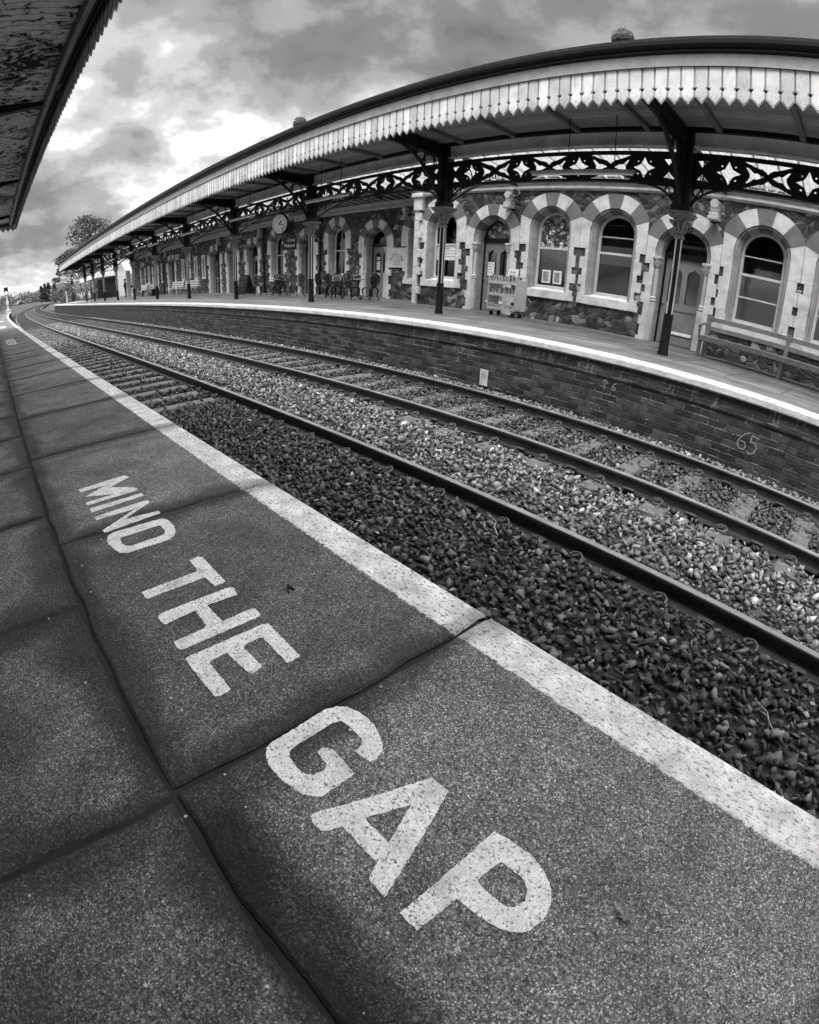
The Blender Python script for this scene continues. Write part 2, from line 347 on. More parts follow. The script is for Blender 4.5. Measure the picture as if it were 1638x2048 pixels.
def mat_planks(name, v, axis=1, w=.13, rough=.55):
    k = N(name, rough, .35); c = k.co(); s = k.n('ShaderNodeSeparateXYZ'); k.l(c, s.inputs[0])
    q = k.math('DIVIDE', s.outputs[axis], w); fr = k.math('FRACT', q); fl = k.math('FLOOR', q)
    wn = k.n('ShaderNodeTexWhiteNoise', noise_dimensions='1D'); k.l(fl, wn.inputs['W'])
    col = k.ramp(wn.outputs['Value'], [(0, v*.75), (1, v*1.25)]); col = k.mix(k.ramp(k.noise(4, c, 6, .7), [(.4, 0), (.75, .6)]), col, v*.4)
    line = k.ramp(fr, [(0, 1), (.05, 0)]); col = k.mix(k.math('MULTIPLY', line, .85), col, v*.15)
    return k.fin(col, k.bump(k.math('MULTIPLY', line, -1), .6, .01))
M = dict(
 slab=mat_slab(), letter=mat_letter(), stone=mat_stonewall(), light=mat_ashlar('pale_limestone', .62), grey=mat_ashlar('grey_limestone', .17), mid=mat_ashlar('buff_limestone', .5),
 brick=mat_brick(), paving=mat_paving(), coping=mat_coping(), ballast=mat_ballast(), bed=mat_bed(), flaky=mat_flaky(), valance=mat_valance(), groof=mat_glassroof(), glass=mat_glass(), stained=mat_stained(),
 rail=mat_rail(), railtop=simple('polished_rail_head', .26, .42, .6, .25, 4, metal=.5), clip=simple('rusty_spring_steel', .04, .5, .5, .3, 20), sleeper=simple('worn_concrete_sleeper', .13, .85, .2, .4, 8, .5),
 timber=simple('old_timber_sleeper', .09, .85, .2, .5, 9, .5), black=simple('black_gloss_paint', .005, .4, .3, .4, 5), iron=simple('dark_painted_ironwork', .007, .5, .25, .5, 6),
 girder=simple('grey_girder_paint', .7, .5, .4, .35, 3, .1), white=simple('white_gloss_paint', .85, .4, .4, .1, 5), cap=simple('ornate_capital_paint', .2, .55, .4, .55, 18, .4), door=simple('grey_door_paint', .2, .45, .4, .15, 3), door2=simple('grey_door_panel', .1, .45, .4, .15, 3),
 blind=simple('pale_roller_blind', .85, .8, .2, .06, 2), dark=simple('dark_interior', .03, .8, .2, .3, 2), room=simple('interior_plaster', .16, .8, .2, .2, 2), frame=simple('painted_sash_frame', .5, .45, .4, .2, 4),
 tim=simple('brown_bench_paint', .2, .45, .4, .25, 8, .1), slate=simple('roof_slate', .05, .5, .4, .4, 6), lead=simple('lead_edging', .035, .5, .4, .5, 9, .3), soffit=mat_planks('soffit_boards', .34), fascia=simple('fascia_paint', .26, .5, .35, .25, 5),
 paper=simple('white_paper', .7, .7, .2, .08, 3), ink=simple('printed_ink', .03, .6, .2, .1, 3), skin=simple('skin', .3, .5, .3, .1, 4), cloth=simple('dark_cloth', .03, .8, .1, .3, 9), cloth2=simple('pale_cloth', .35, .8, .1, .2, 9), hair=simple('hair', .02, .6, .2, .3, 12),
 grass=simple('rough_grass', .06, .9, .1, .6, 1.5), hill=simple('wooded_hillside', .055, .95, .1, .6, .06), bark=simple('bark', .06, .9, .1, .5, 10, .5), leafd=mat_foliage('dark_needles', .075), leafm=mat_foliage('mid_leaves', .12), blossom=mat_foliage('pale_blossom', .3),
 steel=simple('galvanised_steel', .32, .4, .5, .2, 8), tmetal=simple('trolley_enamel', .6, .4, .5, .12, 5), book1=simple('book_covers_pale', .55, .6, .3, .3, 30), book2=simple('book_covers_dark', .12, .6, .3, .5, 30), mould=mat_ashlar('shaded_moulding_and_plate', .36), joint=simple('worn_joint_filler', .014, .75, .3, .95, 2.2, .5), mortar=simple('dirty_joint_filler', .012, .9, .1, .5, 9, .5), ochre=simple('plain_render', .35, .8, .2, .2, 2), rubber=simple('black_rubber', .012, .7, .3, .2, 5), lead2=simple('old_leaf', .22, .8, .2, .3, 60))  # moulding grey has shading put into its tone; the number plate shares it
lamp = N('lit_signal_lamp'); lamp.b.inputs['Emission Color'].default_value = G(1); lamp.b.inputs['Emission Strength'].default_value = 3; M['lamp'] = lamp.m
def face_attr(me, name, vals):                                   # per-face grey as a colour attribute
    a = me.color_attributes.new(name, 'FLOAT_COLOR', 'CORNER'); tot = np.empty(len(me.polygons), dtype=np.int32); me.polygons.foreach_get('loop_total', tot)
    v = np.repeat(np.asarray(vals, float), tot); c = np.stack([v, v, v, np.ones_like(v)], 1).ravel(); a.data.foreach_set('color', c)

# ------------------------------------------------------------------ camera, light, sky
cam = bpy.data.cameras.new('camera'); co = bpy.data.objects.new('camera', cam); COL.objects.link(co); sc.camera = co
R_ = Vector((0.6507751, 0.7586744, 0.0300819)); U_ = Vector((-0.3976013, 0.3067659, 0.8647589)); F_ = Vector((-0.6468423, 0.5747242, -0.5012855))
co.matrix_world = Matrix(((R_.x, U_.x, -F_.x, 0), (R_.y, U_.y, -F_.y, -.95204), (R_.z, U_.z, -F_.z, .81602), (0, 0, 0, 1)))
cam.type = 'PANO'; cam.panorama_type = 'FISHEYE_LENS_POLYNOMIAL'; cam.fisheye_fov = radians(200)      # the photograph was taken with a fisheye lens
cam.sensor_fit = 'HORIZONTAL'; cam.sensor_width = 1.638
cam.fisheye_polynomial_k0 = 0; cam.fisheye_polynomial_k1 = -.9780966; cam.fisheye_polynomial_k2 = -.0005277; cam.fisheye_polynomial_k3 = .0512973; cam.fisheye_polynomial_k4 = -.0164780
cam.shift_x = .03315; cam.shift_y = .03625; cam.clip_start = .02; cam.clip_end = 5000
sc.view_settings.view_transform = 'Standard'; sc.view_settings.look = 'None'; sc.view_settings.gamma = 1; sc.view_settings.exposure = EXPO
sc.cycles.use_denoising = True; sc.cycles.max_bounces = 8; sc.cycles.transparent_max_bounces = 12; sc.cycles.caustics_reflective = False; sc.cycles.caustics_refractive = False
SE = radians(64)                                    # a veiled sun high behind the camera
sun = bpy.data.lights.new('sun', 'SUN'); sun.energy = SUN; sun.angle = radians(24); sun.color = (1, 1, 1)
so = bpy.data.objects.new('sun', sun); COL.objects.link(so); sd = Vector((cos(SE)*cos(radians(-74)), cos(SE)*sin(radians(-74)), sin(SE)))
so.rotation_euler = sd.to_track_quat('Z', 'Y').to_euler(); so.location = (0, 0, 30)
w = bpy.data.worlds.new('World'); sc.world = w; w.use_nodes = True; t = w.node_tree; t.nodes.clear()
class W(N):
    def __init__(s): s.t = t; s._tc = None; s.out = s.n('ShaderNodeOutputWorld')
k = W(); bg = k.n('ShaderNodeBackground'); k.l(bg.outputs[0], k.out.inputs[0]); bg.inputs[1].default_value = SKYS
sky = k.n('ShaderNodeTexSky'); sky.sky_type = 'NISHITA'; sky.sun_disc = False; sky.sun_elevation = SE; sky.sun_rotation = atan2(sd.x, sd.y)
bw = k.n('ShaderNodeRGBToBW'); k.l(sky.outputs[0], bw.inputs[0])
tc = k.n('ShaderNodeTexCoord'); sp = k.n('ShaderNodeSeparateXYZ'); k.l(tc.outputs['Generated'], sp.inputs[0])
zz = k.math('ADD', k.math('MAXIMUM', sp.outputs[2], 0), .42)
cb = k.n('ShaderNodeCombineXYZ'); k.l(k.math('DIVIDE', sp.outputs[0], zz), cb.inputs[0]); k.l(k.math('DIVIDE', sp.outputs[1], zz), cb.inputs[1]); cb.inputs[2].default_value = CSEED
n1 = k.noise(3.0, cb.outputs[0], 8, .5, .1); n2 = k.noise(1.1, cb.outputs[0], 3, .5, .0); n3 = k.noise(8, cb.outputs[0], 8, .55, .1)
cl = k.math('ADD', k.math('ADD', k.math('MULTIPLY', n1, .56), k.math('MULTIPLY', n2, .3)), k.math('MULTIPLY', n3, .32))
for (d, rad, amp) in CLOUDS:                                          # broad thick and thin places in the cloud cover
    dp = k.n('ShaderNodeVectorMath', operation='DOT_PRODUCT'); k.l(tc.outputs['Generated'], dp.inputs[0]); v = Vector(d).normalized(); dp.inputs[1].default_value = v
    g = k.ramp(k.math('SUBTRACT', 1, dp.outputs['Value']), [(0, 1), ((1-cos(radians(rad)))*.35, .6), (1-cos(radians(rad)), 0)], 'EASE')
    cl = k.math('ADD', cl, k.math('MULTIPLY', g, amp))
cl = k.math('SUBTRACT', cl, .105)
dens = k.ramp(cl, [(.34, 1.3), (.41, .98), (.46, .66), (.53, .43), (.62, .26), (.78, .14)], 'EASE')
flat = k.mix(.75, bw.outputs[0], 6.0)                                 # thick overcast evens the sky out
zen = k.ramp(sp.outputs[2], [(.5, 1), (.85, ZEN)], 'EASE')                # an overcast sky is brightest overhead; raised further to light platform and facade
k.l(k.mix(1, k.mix(1, flat, dens, 'MULTIPLY'), zen, 'MULTIPLY'), bg.inputs[0])

# ------------------------------------------------------------------ ground, hills, track bed
def xs_range(a, b, step): n = max(1, int(round((b-a)/step))); return [a+(b-a)*i/n for i in range(n+1)]
g = MB(); nr, na = 26, 72; vs = []
for i in range(nr):
    r = 8*(1.27**i)
    for j in range(na):
        a = 2*pi*j/na; x = -60+r*cos(a); y = r*sin(a); az = math.degrees(atan2(y+.95, -x))
        z = -1.5
        if r > 150: z += (sin(a*7)+sin(a*3.3+1))*r*.004 + (min(r, 900)-150)*.013
        vs.append((x, y, z))
g.add(vs+[(-60, 0, -1.5)], [(i*na+j, (i+1)*na+j, (i+1)*na+(j+1)%na, i*na+(j+1)%na) for i in range(nr-1) for j in range(na)]+[(nr*na, j, (j+1)%na) for j in range(na)])
tag(g.build('ground', M['grass'], smooth=True, sharp=180), kind='structure')
# wooded ridge beyond the curve
def ridge(name, dist, a0, a1, hfun, mat):
    b = MB(); n = 90; vs = []
    for j in range(n+1):
        a = radians(a0+(a1-a0)*j/n); h = hfun(a0+(a1-a0)*j/n)
        for q, (dr, hz) in enumerate(((0, -2.5), (10, h*.6), (28, h*.94), (60, h), (130, h*.8), (200, -2.5))):
            r = dist+dr; vs.append((-r*cos(a), -.95+r*sin(a), hz+(random.random()-.5)*.5*(q in (2, 3))))
    b.add(vs, [(j*6+q, (j+1)*6+q, (j+1)*6+q+1, j*6+q+1) for j in range(n) for q in range(5)])
    return tag(b.build(name, mat, smooth=True, sharp=180), kind='structure')
ridge('hill', 380, -30, 40, lambda a: 7.5+1.6*sin(a*.9+2)+.8*sin(a*2.7)+(3 if a > 3 else 0)*min(1, (a-3)/3), M['hill'])
xs = xs_range(-300, -100, 8)[:-1]+xs_range(-100, -30, 2)[:-1]+xs_range(-30, 6, .5)
def bedz(y, x=0):
    if (x > -7.3 and .45 <= y < 2.7) or x < -40: return -1.03
    if y < .45 or y > 5.9: return -1.03
    if 2.65 < y < 3.6: return -1.015
    return -1.06
ys = [-.05, .3, .6, 1.0, 1.5, 2.0, 2.5, 2.8, 3.12, 3.5, 3.8, 4.3, 4.9, 5.3, 5.7, 6.0, 6.3]
b = MB(); vs = [(x, y+bend(x), bedz(y, x)-.012) for x in xs for y in ys]; ny = len(ys)
b.add(vs, [(i*ny+j, (i+1)*ny+j, (i+1)*ny+j+1, i*ny+j+1) for i in range(len(xs)-1) for j in range(ny-1)])
bedo = b.build('trackbed', M['bed'], smooth=True, sharp=180); tag(bedo, kind='structure')
def zone_tone(y, x=0):                                               # paler stone in the six-foot, darker in the four-foots
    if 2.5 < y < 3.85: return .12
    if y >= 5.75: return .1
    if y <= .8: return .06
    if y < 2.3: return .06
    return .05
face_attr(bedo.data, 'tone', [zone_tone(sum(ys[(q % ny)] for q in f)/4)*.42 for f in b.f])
b = MB(); b.sweepx([(-.06, -1.3), (-7, -1.3), (-7, -.06), (-.06, -.06)], xs_range(-95, 5, 2.5)); tag(b.build('platform_foundation', M['mortar']), kind='structure')
b = MB()
for (y0, y1) in ((-14, -1.0), (7.5, 40)):                             # banks either side of the line beyond the platforms
    rows = [(-1.4, 0), (.2, 4), (1.2, 9), (1.0, 30)] if y0 > 0 else [(1.5, 26), (.6, 8), (-.4, 2.5), (-1.4, 0)]
    X = xs_range(-330, -100, 8)
    vs = [(x, (y0+r if y0 > 0 else y1-r)+bend(x), z+random.uniform(-.2, .2)*(r > 1)) for x in X for z, r in rows]
    b.add(vs, [(i*4+q, (i+1)*4+q, (i+1)*4+q+1, i*4+q+1) for i in range(len(X)-1) for q in range(3)])
tag(b.build('embankment', M['grass'], smooth=True, sharp=180), kind='structure')

# individual crushed stones, one mass
def stone_protos(n):
    out = []
    for _ in range(n):
        bm = bmesh.new()
        for _ in range(random.choice((7, 8, 9, 10))):
            v = Vector((random.gauss(0, 1), random.gauss(0, 1), random.gauss(0, 1))).normalized(); v = Vector((v.x*1.0, v.y*random.uniform(.6, .85), v.z*random.uniform(.38, .75)))*random.uniform(.85, 1.2); bm.verts.new(v)
        r = bmesh.ops.convex_hull(bm, input=bm.verts[:]); bmesh.ops.delete(bm, geom=[v for v in bm.verts if not v.link_faces], context='VERTS')
        bm.verts.index_update(); out.append((np.array([v.co[:] for v in bm.verts]), np.array([[v.index for v in f.verts] for f in bm.faces if len(f.verts) == 3]))); bm.free()
    return out
PROT = stone_protos(14)
sleeper_x = [-.687+.7*i for i in range(-86, 6)]
def on_pad(x, y):
    d = abs(((x+.687+.35) % .7)-.35)
    if x > -7.2 or x < -26:
        return (d < .125 and 3.42 < y < 3.84) or (d < .12 and 4.25 < y < 5.2 and x < 3 and (int(x*1.43+50) % 3) != 0 and math.sin(x*9)+math.sin(y*11) > -.2) 
    return d < .15 and (.6 < y < 2.5 or 4.2 < y < 5.3)
def stones(name, x0, x1, pitch, r0, r1, lay=1):
    V = []; Fc = []; tone = []; off = 0
    for L in range(lay):
        nx = int((x1-x0)/pitch); ny_ = int(6.15/pitch); P = RNG.random((nx*ny_, 2)); ii = np.arange(nx*ny_)
        px = x0+(ii % nx+P[:, 0])*pitch; py = .04+(ii // nx+P[:, 1])*pitch
        for a in range(len(px)):
            x, y = float(px[a]), float(py[a])
            if any(abs(y-r) < .085 for r in (.775, 2.28, 3.985, 5.485)): continue
            if on_pad(x, y) and RNG.random() < .9: continue
            if x < -8.5 and (.5 < y < 2.6) and RNG.random() < .45: continue
            muck = (4.1 < y < 5.4 and RNG.random() < .12)
            if muck: continue
            pv, pf = PROT[int(RNG.integers(14))]; r = r0+(r1-r0)*RNG.random()**1.6
            q = RNG.normal(size=4); q /= np.linalg.norm(q); w_, i_, j_, k_ = q
            Rm = np.array([[1-2*(j_*j_+k_*k_), 2*(i_*j_-k_*w_), 2*(i_*k_+j_*w_)], [2*(i_*j_+k_*w_), 1-2*(i_*i_+k_*k_), 2*(j_*k_-i_*w_)], [2*(i_*k_-j_*w_), 2*(j_*k_+i_*w_), 1-2*(i_*i_+j_*j_)]])
            z = bedz(y, x)+r*.25+.012*RNG.random()+(.02*L)
            V.append((pv*r) @ Rm.T+np.array([x, y+bend(x), z])); Fc.append(pf+off); off += len(pv)
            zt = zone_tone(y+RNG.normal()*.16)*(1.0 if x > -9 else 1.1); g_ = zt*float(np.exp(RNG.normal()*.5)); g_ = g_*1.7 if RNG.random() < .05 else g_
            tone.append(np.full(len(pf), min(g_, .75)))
    V = np.concatenate(V); Fc = np.concatenate(Fc); tone = np.concatenate(tone)
    me = bpy.data.meshes.new(name); me.vertices.add(len(V)); me.vertices.foreach_set('co', V.ravel()); me.loops.add(len(Fc)*3); me.loops.foreach_set('vertex_index', Fc.ravel().astype(np.int32))
    me.polygons.add(len(Fc)); me.polygons.foreach_set('loop_start', np.arange(0, len(Fc)*3, 3, dtype=np.int32)); me.materials.append(M['ballast']); me.update(calc_edges=True)
    face_attr(me, 'tone', tone); o = bpy.data.objects.new(name, me); COL.objects.link(o); return o
st1 = stones('ballast', -7.5, 2.6, .05, .022, .055, 1); tag(st1, 'loose grey crushed stones filling the track bed close by', 'ballast', kind='stuff')
st2 = stones('ballast', -17, -7.5, .07, .036, .06, 1); tag(st2, 'smaller looking crushed stones in the middle distance of the track bed', 'ballast', kind='stuff')
st3 = stones('ballast', -42, -17, .085, .035, .055, 1); tag(st3, 'crushed stones far along the curving track bed', 'ballast', kind='stuff')

# ------------------------------------------------------------------ near platform: slabs with worn edge line
def slab_rows():
    rows = [(-.905, 0, 1.155, -.615), (-1.66, -.905, .7425, -.605), (-2.42, -1.66, .76, -.3), (-3.2, -2.42, .9, -.1), (-4.6, -3.2, 1.1, 0), (-6.9, -4.6, 1.8, 0)]
    b = MB(); e1 = []; e2 = []; tone = []
    for ri, (y0, y1, L, j0) in enumerate(rows):
        k0 = int((-95-j0)/L); k1 = int((4.5-j0)/L)
        for kk in range(k0, k1+1):
            near = ri < 4 and kk*L > -8; gp = .0065 if near else .005
            a = j0+kk*L+gp; c = a+L-2*gp; ya = y0+gp; yb = y1-(gp if ri else 0); dz = random.uniform(-.0008, .0008) if ri == 0 else random.uniform(-.003, .002)-.004; tl = random.uniform(-.0015, .0015); be = .007
            if ri == 0: prof = [(ya, -.05), (ya, -be), (ya+be, 0), (-.16, 0), (-.045, -.001), (-.018, -.008), (-.004, -.022), (0, -.045), (0, -.085), (-.05, -.1)]
            else: prof = [(ya, -.05), (ya, -be), (ya+be, 0), (yb-be, 0), (yb, -be), (yb, -.05)]
            secs = [(a, -be), (a+be, 0)]+[(a+(c-a)*q/3, 0) for q in (1, 2)]*(kk*L > -30)+[(c-be, 0), (c, -be)]
            if near:
                m_ = 10; prof = [p for p in prof[:3]]+[(ya+be+(prof[3][0]-ya-be)*q/m_, 0) for q in range(1, m_)]+prof[3:]
                secs = [(a, -be), (a+be, 0)]+[(a+be+(c-a-2*be)*q/14, 0) for q in range(1, 14)]+[(c-be, 0), (c, -be)]
            jt = lambda t, sd: (.0032*sin(t*23+sd)+.0022*sin(t*61+sd*2.1)+.0012*sin(t*140+sd*3.7)) if near else 0
            n = len(prof); o = len(b.v)
            for (x, dd) in secs: b.v += [(x+(jt(y, kk+.5) if x < a+.012 or x > c-.012 else 0), y+bend(x)+(jt(x, ri*3+1) if y < ya+.012 or (ri and y > yb-.012) else 0), z+dd*(z > -.04)*(dd < 0)+dz+tl*(x-a)*(ri > 0)) for (y, z) in prof]
            fs = [(i*n+q, (i+1)*n+q, (i+1)*n+q+1, i*n+q+1) for i in range(len(secs)-1) for q in range(n-1)]
            tn = random.uniform(.8, 1.25)*(1.0 if ri == 0 else .95)
            for f in fs:
                b.f.append([o+q for q in f]); b.m.append(0); tone.append(tn)
                for q in f:
                    x = secs[q // n][0]; y = prof[q % n][0]; e1 += [x-a, c-a, y]; e2 += [y-ya, (yb-ya)+(10 if ri == 0 else 0), 0]
    # paint belongs to the first row only: others carry their own y, always far below the line
    o = b.build('platform', M['slab']); me = o.data
    for nm, dat in (('edge', e1), ('edge2', e2)):
        at = me.attributes.new(nm, 'FLOAT_VECTOR', 'CORNER'); at.data.foreach_set('vector', dat)
    face_attr(me, 'tone', tone); return tag(o, kind='structure')
slab_rows()
b = MB(); b.sweepx([(-6.95, -.03), (-6.95, -.011), (-.05, -.011), (-.05, -.03)], xs_range(-95, 4.5, 2)); tag(b.build('paving_joint_filler', M['joint']), kind='structure')
b = MB(); b.sweepx([(-.055, -1.3), (-.055, -.1)], xs_range(-95, 4.5, 1), closed=False); tag(b.build('near_platform_wall', M['brick'], uvfn=lambda v: (v.x, v.z)), kind='structure')
M['mid_twig'] = simple('dry_twig', .3, .8, .2, .3, 30)
LET={
'M':[(-2.255,-0.733),(-2.271,-0.513),(-2.231,-0.499),(-2.173,-0.605),(-2.1,-0.518),(-2.064,-0.506),(-2.048,-0.519),(-2.044,-0.735),(-2.08,-0.733),(-2.082,-0.607),(-2.145,-0.724),(-2.212,-0.615),(-2.214,-0.732)],
'I':[(-2.004,-0.732),(-2.006,-0.506),(-1.972,-0.504),(-1.958,-0.733)],
'N':[(-1.911,-0.731),(-1.92,-0.508),(-1.889,-0.504),(-1.806,-0.633),(-1.787,-0.503),(-1.761,-0.502),(-1.743,-0.727),(-1.769,-0.731),(-1.869,-0.572),(-1.874,-0.73)],
'D':[(-1.679,-0.735),(-1.712,-0.723),(-1.726,-0.696),(-1.715,-0.512),(-1.689,-0.499),(-1.632,-0.496),(-1.583,-0.506),(-1.553,-0.522),(-1.537,-0.545),(-1.541,-0.695),(-1.559,-0.718),(-1.596,-0.73),(-1.646,-0.736)],
'd':[(-1.664,-0.689),(-1.666,-0.537),(-1.627,-0.536),(-1.597,-0.542),(-1.585,-0.559),(-1.583,-0.672),(-1.596,-0.688),(-1.626,-0.694)],
'T':[(-1.365,-0.541),(-1.369,-0.509),(-1.358,-0.499),(-1.186,-0.499),(-1.183,-0.506),(-1.183,-0.535),(-1.244,-0.54),(-1.243,-0.722),(-1.254,-0.728),(-1.287,-0.726),(-1.289,-0.548),(-1.299,-0.543)],
'H':[(-1.144,-0.726),(-1.154,-0.716),(-1.154,-0.503),(-1.142,-0.494),(-1.106,-0.501),(-1.111,-0.592),(-1.021,-0.589),(-1.025,-0.5),(-1.017,-0.492),(-0.984,-0.494),(-0.981,-0.501),(-0.978,-0.722),(-0.99,-0.73),(-1.019,-0.728),(-1.023,-0.639),(-1.033,-0.632),(-1.109,-0.63),(-1.099,-0.721),(-1.12,-0.727)],
'E':[(-0.941,-0.729),(-0.946,-0.719),(-0.948,-0.51),(-0.941,-0.496),(-0.79,-0.498),(-0.787,-0.503),(-0.785,-0.536),(-0.899,-0.536),(-0.905,-0.544),(-0.903,-0.586),(-0.894,-0.593),(-0.814,-0.587),(-0.808,-0.593),(-0.803,-0.62),(-0.814,-0.626),(-0.9,-0.634),(-0.903,-0.64),(-0.899,-0.679),(-0.894,-0.685),(-0.791,-0.683),(-0.786,-0.688),(-0.783,-0.713),(-0.788,-0.723),(-0.812,-0.725)],
'G':[(-0.589,-0.711),(-0.601,-0.703),(-0.607,-0.69),(-0.615,-0.552),(-0.608,-0.527),(-0.592,-0.508),(-0.566,-0.498),(-0.53,-0.496),(-0.498,-0.502),(-0.472,-0.514),(-0.457,-0.527),(-0.449,-0.548),(-0.452,-0.562),(-0.468,-0.567),(-0.49,-0.57),(-0.493,-0.556),(-0.501,-0.542),(-0.514,-0.539),(-0.547,-0.538),(-0.568,-0.542),(-0.575,-0.557),(-0.572,-0.655),(-0.567,-0.672),(-0.554,-0.678),(-0.526,-0.681),(-0.503,-0.676),(-0.494,-0.665),(-0.49,-0.648),(-0.495,-0.636),(-0.508,-0.63),(-0.535,-0.628),(-0.536,-0.615),(-0.528,-0.604),(-0.512,-0.599),(-0.449,-0.603),(-0.448,-0.616),(-0.445,-0.683),(-0.452,-0.692),(-0.47,-0.706),(-0.505,-0.717),(-0.545,-0.722),(-0.571,-0.719)],
'A':[(-0.425,-0.721),(-0.425,-0.712),(-0.35,-0.498),(-0.309,-0.497),(-0.299,-0.519),(-0.227,-0.72),(-0.268,-0.719),(-0.282,-0.689),(-0.374,-0.691),(-0.383,-0.719),(-0.388,-0.724),(-0.411,-0.726)],
'a':[(-0.362,-0.65),(-0.331,-0.568),(-0.299,-0.649)],
'P':[(-0.192,-0.72),(-0.194,-0.498),(-0.178,-0.495),(-0.115,-0.489),(-0.077,-0.499),(-0.051,-0.516),(-0.034,-0.538),(-0.026,-0.568),(-0.03,-0.597),(-0.042,-0.612),(-0.063,-0.626),(-0.1,-0.635),(-0.149,-0.637),(-0.153,-0.72),(-0.167,-0.721)],
'p':[(-0.151,-0.59),(-0.146,-0.536),(-0.101,-0.533),(-0.08,-0.543),(-0.07,-0.562),(-0.075,-0.584),(-0.085,-0.592),(-0.131,-0.593)],
}
WORDS = [('MIND', 'M I N D'.split()), ('THE', 'T H E'.split()), ('GAP', 'G A P'.split())]
HOLE = {'D': 'd', 'A': 'a', 'P': 'p'}
WL = {0: 'beside the nearest coping stones, largest on the slabs', 1: 'further along the platform behind the large lettering', 2: 'small with distance along the platform', 3: 'farthest and tiniest along the platform'}
for rep, dx in enumerate((0, -12.45, -24.2, -36.4)):
    for wi, (wd, ls) in enumerate(WORDS):
        b = MB()
        def rag(P):                                               # hand-painted edge, slightly ragged
            if rep: return [(x+dx, y) for x, y in P]
            out = []
            for i in range(len(P)):
                a_, c_ = P[i], P[(i+1) % len(P)]; n_ = max(1, int(hypot(c_[0]-a_[0], c_[1]-a_[1])/.006))
                out += [(a_[0]+(c_[0]-a_[0])*q/n_+random.uniform(-.0012, .0012), a_[1]+(c_[1]-a_[1])*q/n_+random.uniform(-.0012, .0012)) for q in range(n_)]
            return out
        for L in ls:
            b.plate(rag(LET[L]), [rag(LET[HOLE[L]])] if L in HOLE else [], 0, None)
        b.v = [(x, z+bend(x), .0022) for x, y, z in b.v]
        o = b.build('painted_word', M['letter'])
        tag(o, 'white painted word %s %s' % (wd, WL[rep]), 'painted word', 'mind the gap warnings painted on the platform')
# leaves dropped on the platform
for i, (x, y, s_, lb) in enumerate([(.073, -.476, .0105, 'pale lobed oak leaf lying right of the painted letter P'), (-1.034, -.373, .011, 'dark flat leaf stain sized leaf right of the painted letter T')]):
    b = MB(); n = 28; pts = [(0, 0, .006)]
    for q in range(n):
        a = 2*pi*q/n; rr = s_*(1+.28*sin(a*5)+.15*sin(a*3))*(1.3 if abs(cos(a)) > .8 else .8); pts.append((rr*cos(a), rr*sin(a), .004+.006*abs(sin(a*2.5))))
    b.add(pts, [(0, q+1, (q+1) % n+1) for q in range(n)])
    o = b.build('fallen_leaf', M['lead2'] if i == 0 else M['mortar']); o.location = (x, y, .003); tag(o, lb, 'leaf')
b = MB()
for _ in range(150):
    x = random.uniform(-2.6, 1.2); y = random.uniform(-1.6, -.16); r = random.uniform(.0012, .0035); a = random.random()*3
    b.add([(x+r*1.6*cos(a), y+r*1.6*sin(a), .004), (x-r*sin(a), y+r*cos(a), .006), (x-r*cos(a), y-r*sin(a), .004), (x+r*sin(a), y-r*cos(a), .005)], [(0, 1, 2, 3)])
tag(b.build('grit', M['mid']), 'tiny pale specks of grit and husks scattered on the slabs', 'grit', kind='stuff')

b = MB()
for _ in range(230):                                                  # wind-blown leaves caught among the stones
    x = random.uniform(-9, 2); y = random.choice((random.uniform(.2, 2.1), random.uniform(2.5, 3.8), random.uniform(5.6, 6.15))); r = random.uniform(.008, .022); M_ = Matrix.Translation((x, y, bedz(y, x)+.035)) @ Matrix.Rotation(random.random()*6.3, 4, 'Z') @ Matrix.Rotation(random.uniform(-.6, .6), 4, 'X')
    k0 = len(b.v); b.add([(-r*1.6, 0, 0), (-r*.5, -r*.7, .004), (r*.7, -r*.6, .002), (r*1.5, 0, .006), (r*.6, r*.7, 0), (-r*.6, r*.6, .003)], [(0, 1, 5), (1, 2, 4, 5), (2, 3, 4)]); b.xf(M_, k0)
tag(b.build('leaf_litter', M['lead2']), 'small pale dead leaves scattered over the track stones', 'leaf litter', kind='stuff')
for i, (x, y, L, lb) in enumerate(((-1.95, 1.95, .3, 'thin pale twig curving beside the near rail'), (-.75, 1.55, .22, 'short dark stick lying on the stones of the near track'), (.35, 1.5, .2, 'bent twig on the stones close to the right edge'))):
    t_ = thing('twig', (x, y, -.99), random.random()*3, lb, 'twig'); b = MB(); b.tube([(0, 0, 0), (L*.3, .02, .03), (L*.6, -.01, .025), (L, .05, .05)], [.004, .0035, .003, .0015], 5); b.tube([(L*.4, .01, .03), (L*.6, .08, .06)], [.003, .001], 4); b.build('stem', M['mid_twig'] if i != 1 else M['bark'], t_)
# ------------------------------------------------------------------ far platform
XF = xs_range(-78, -20, 2)[:-1]+xs_range(-20, 6, .5)
b = MB(); b.sweepx([(6.26, -1.3), (6.26, -.12)], XF, closed=False)
b.sweepx([(6.26, -.33), (6.235, -.33), (6.235, -.25), (6.26, -.25)], XF)
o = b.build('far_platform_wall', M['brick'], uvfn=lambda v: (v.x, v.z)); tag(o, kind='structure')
b = MB(); b.sweepx([(6.30, -.125), (6.215, -.12), (6.20, -.1), (6.20, -.03), (6.215, -.008), (6.24, .0), (6.4, .001), (6.4, -.06)], XF, closed=False, caps=False)
tag(b.build('far_platform_coping', M['coping']), kind='structure')
b = MB(); b.sweepx([(6.39, .0025), (7.4, .0025), (9.7, .0025), (22, .0025)], XF, closed=False)
b.quad((-78, 6.3+bend(-78), 0), (-88, 8+bend(-88), -1.3), (-88, 22, -1.3), (-78, 22, 0))
o = b.build('far_platform_paving', M['paving'], uvfn=lambda v: (v.x, v.y-bend(v.x))); tag(o, kind='structure')
M['chalk'] = simple('chalk_paint', .17, .8, .2, .6, 60)
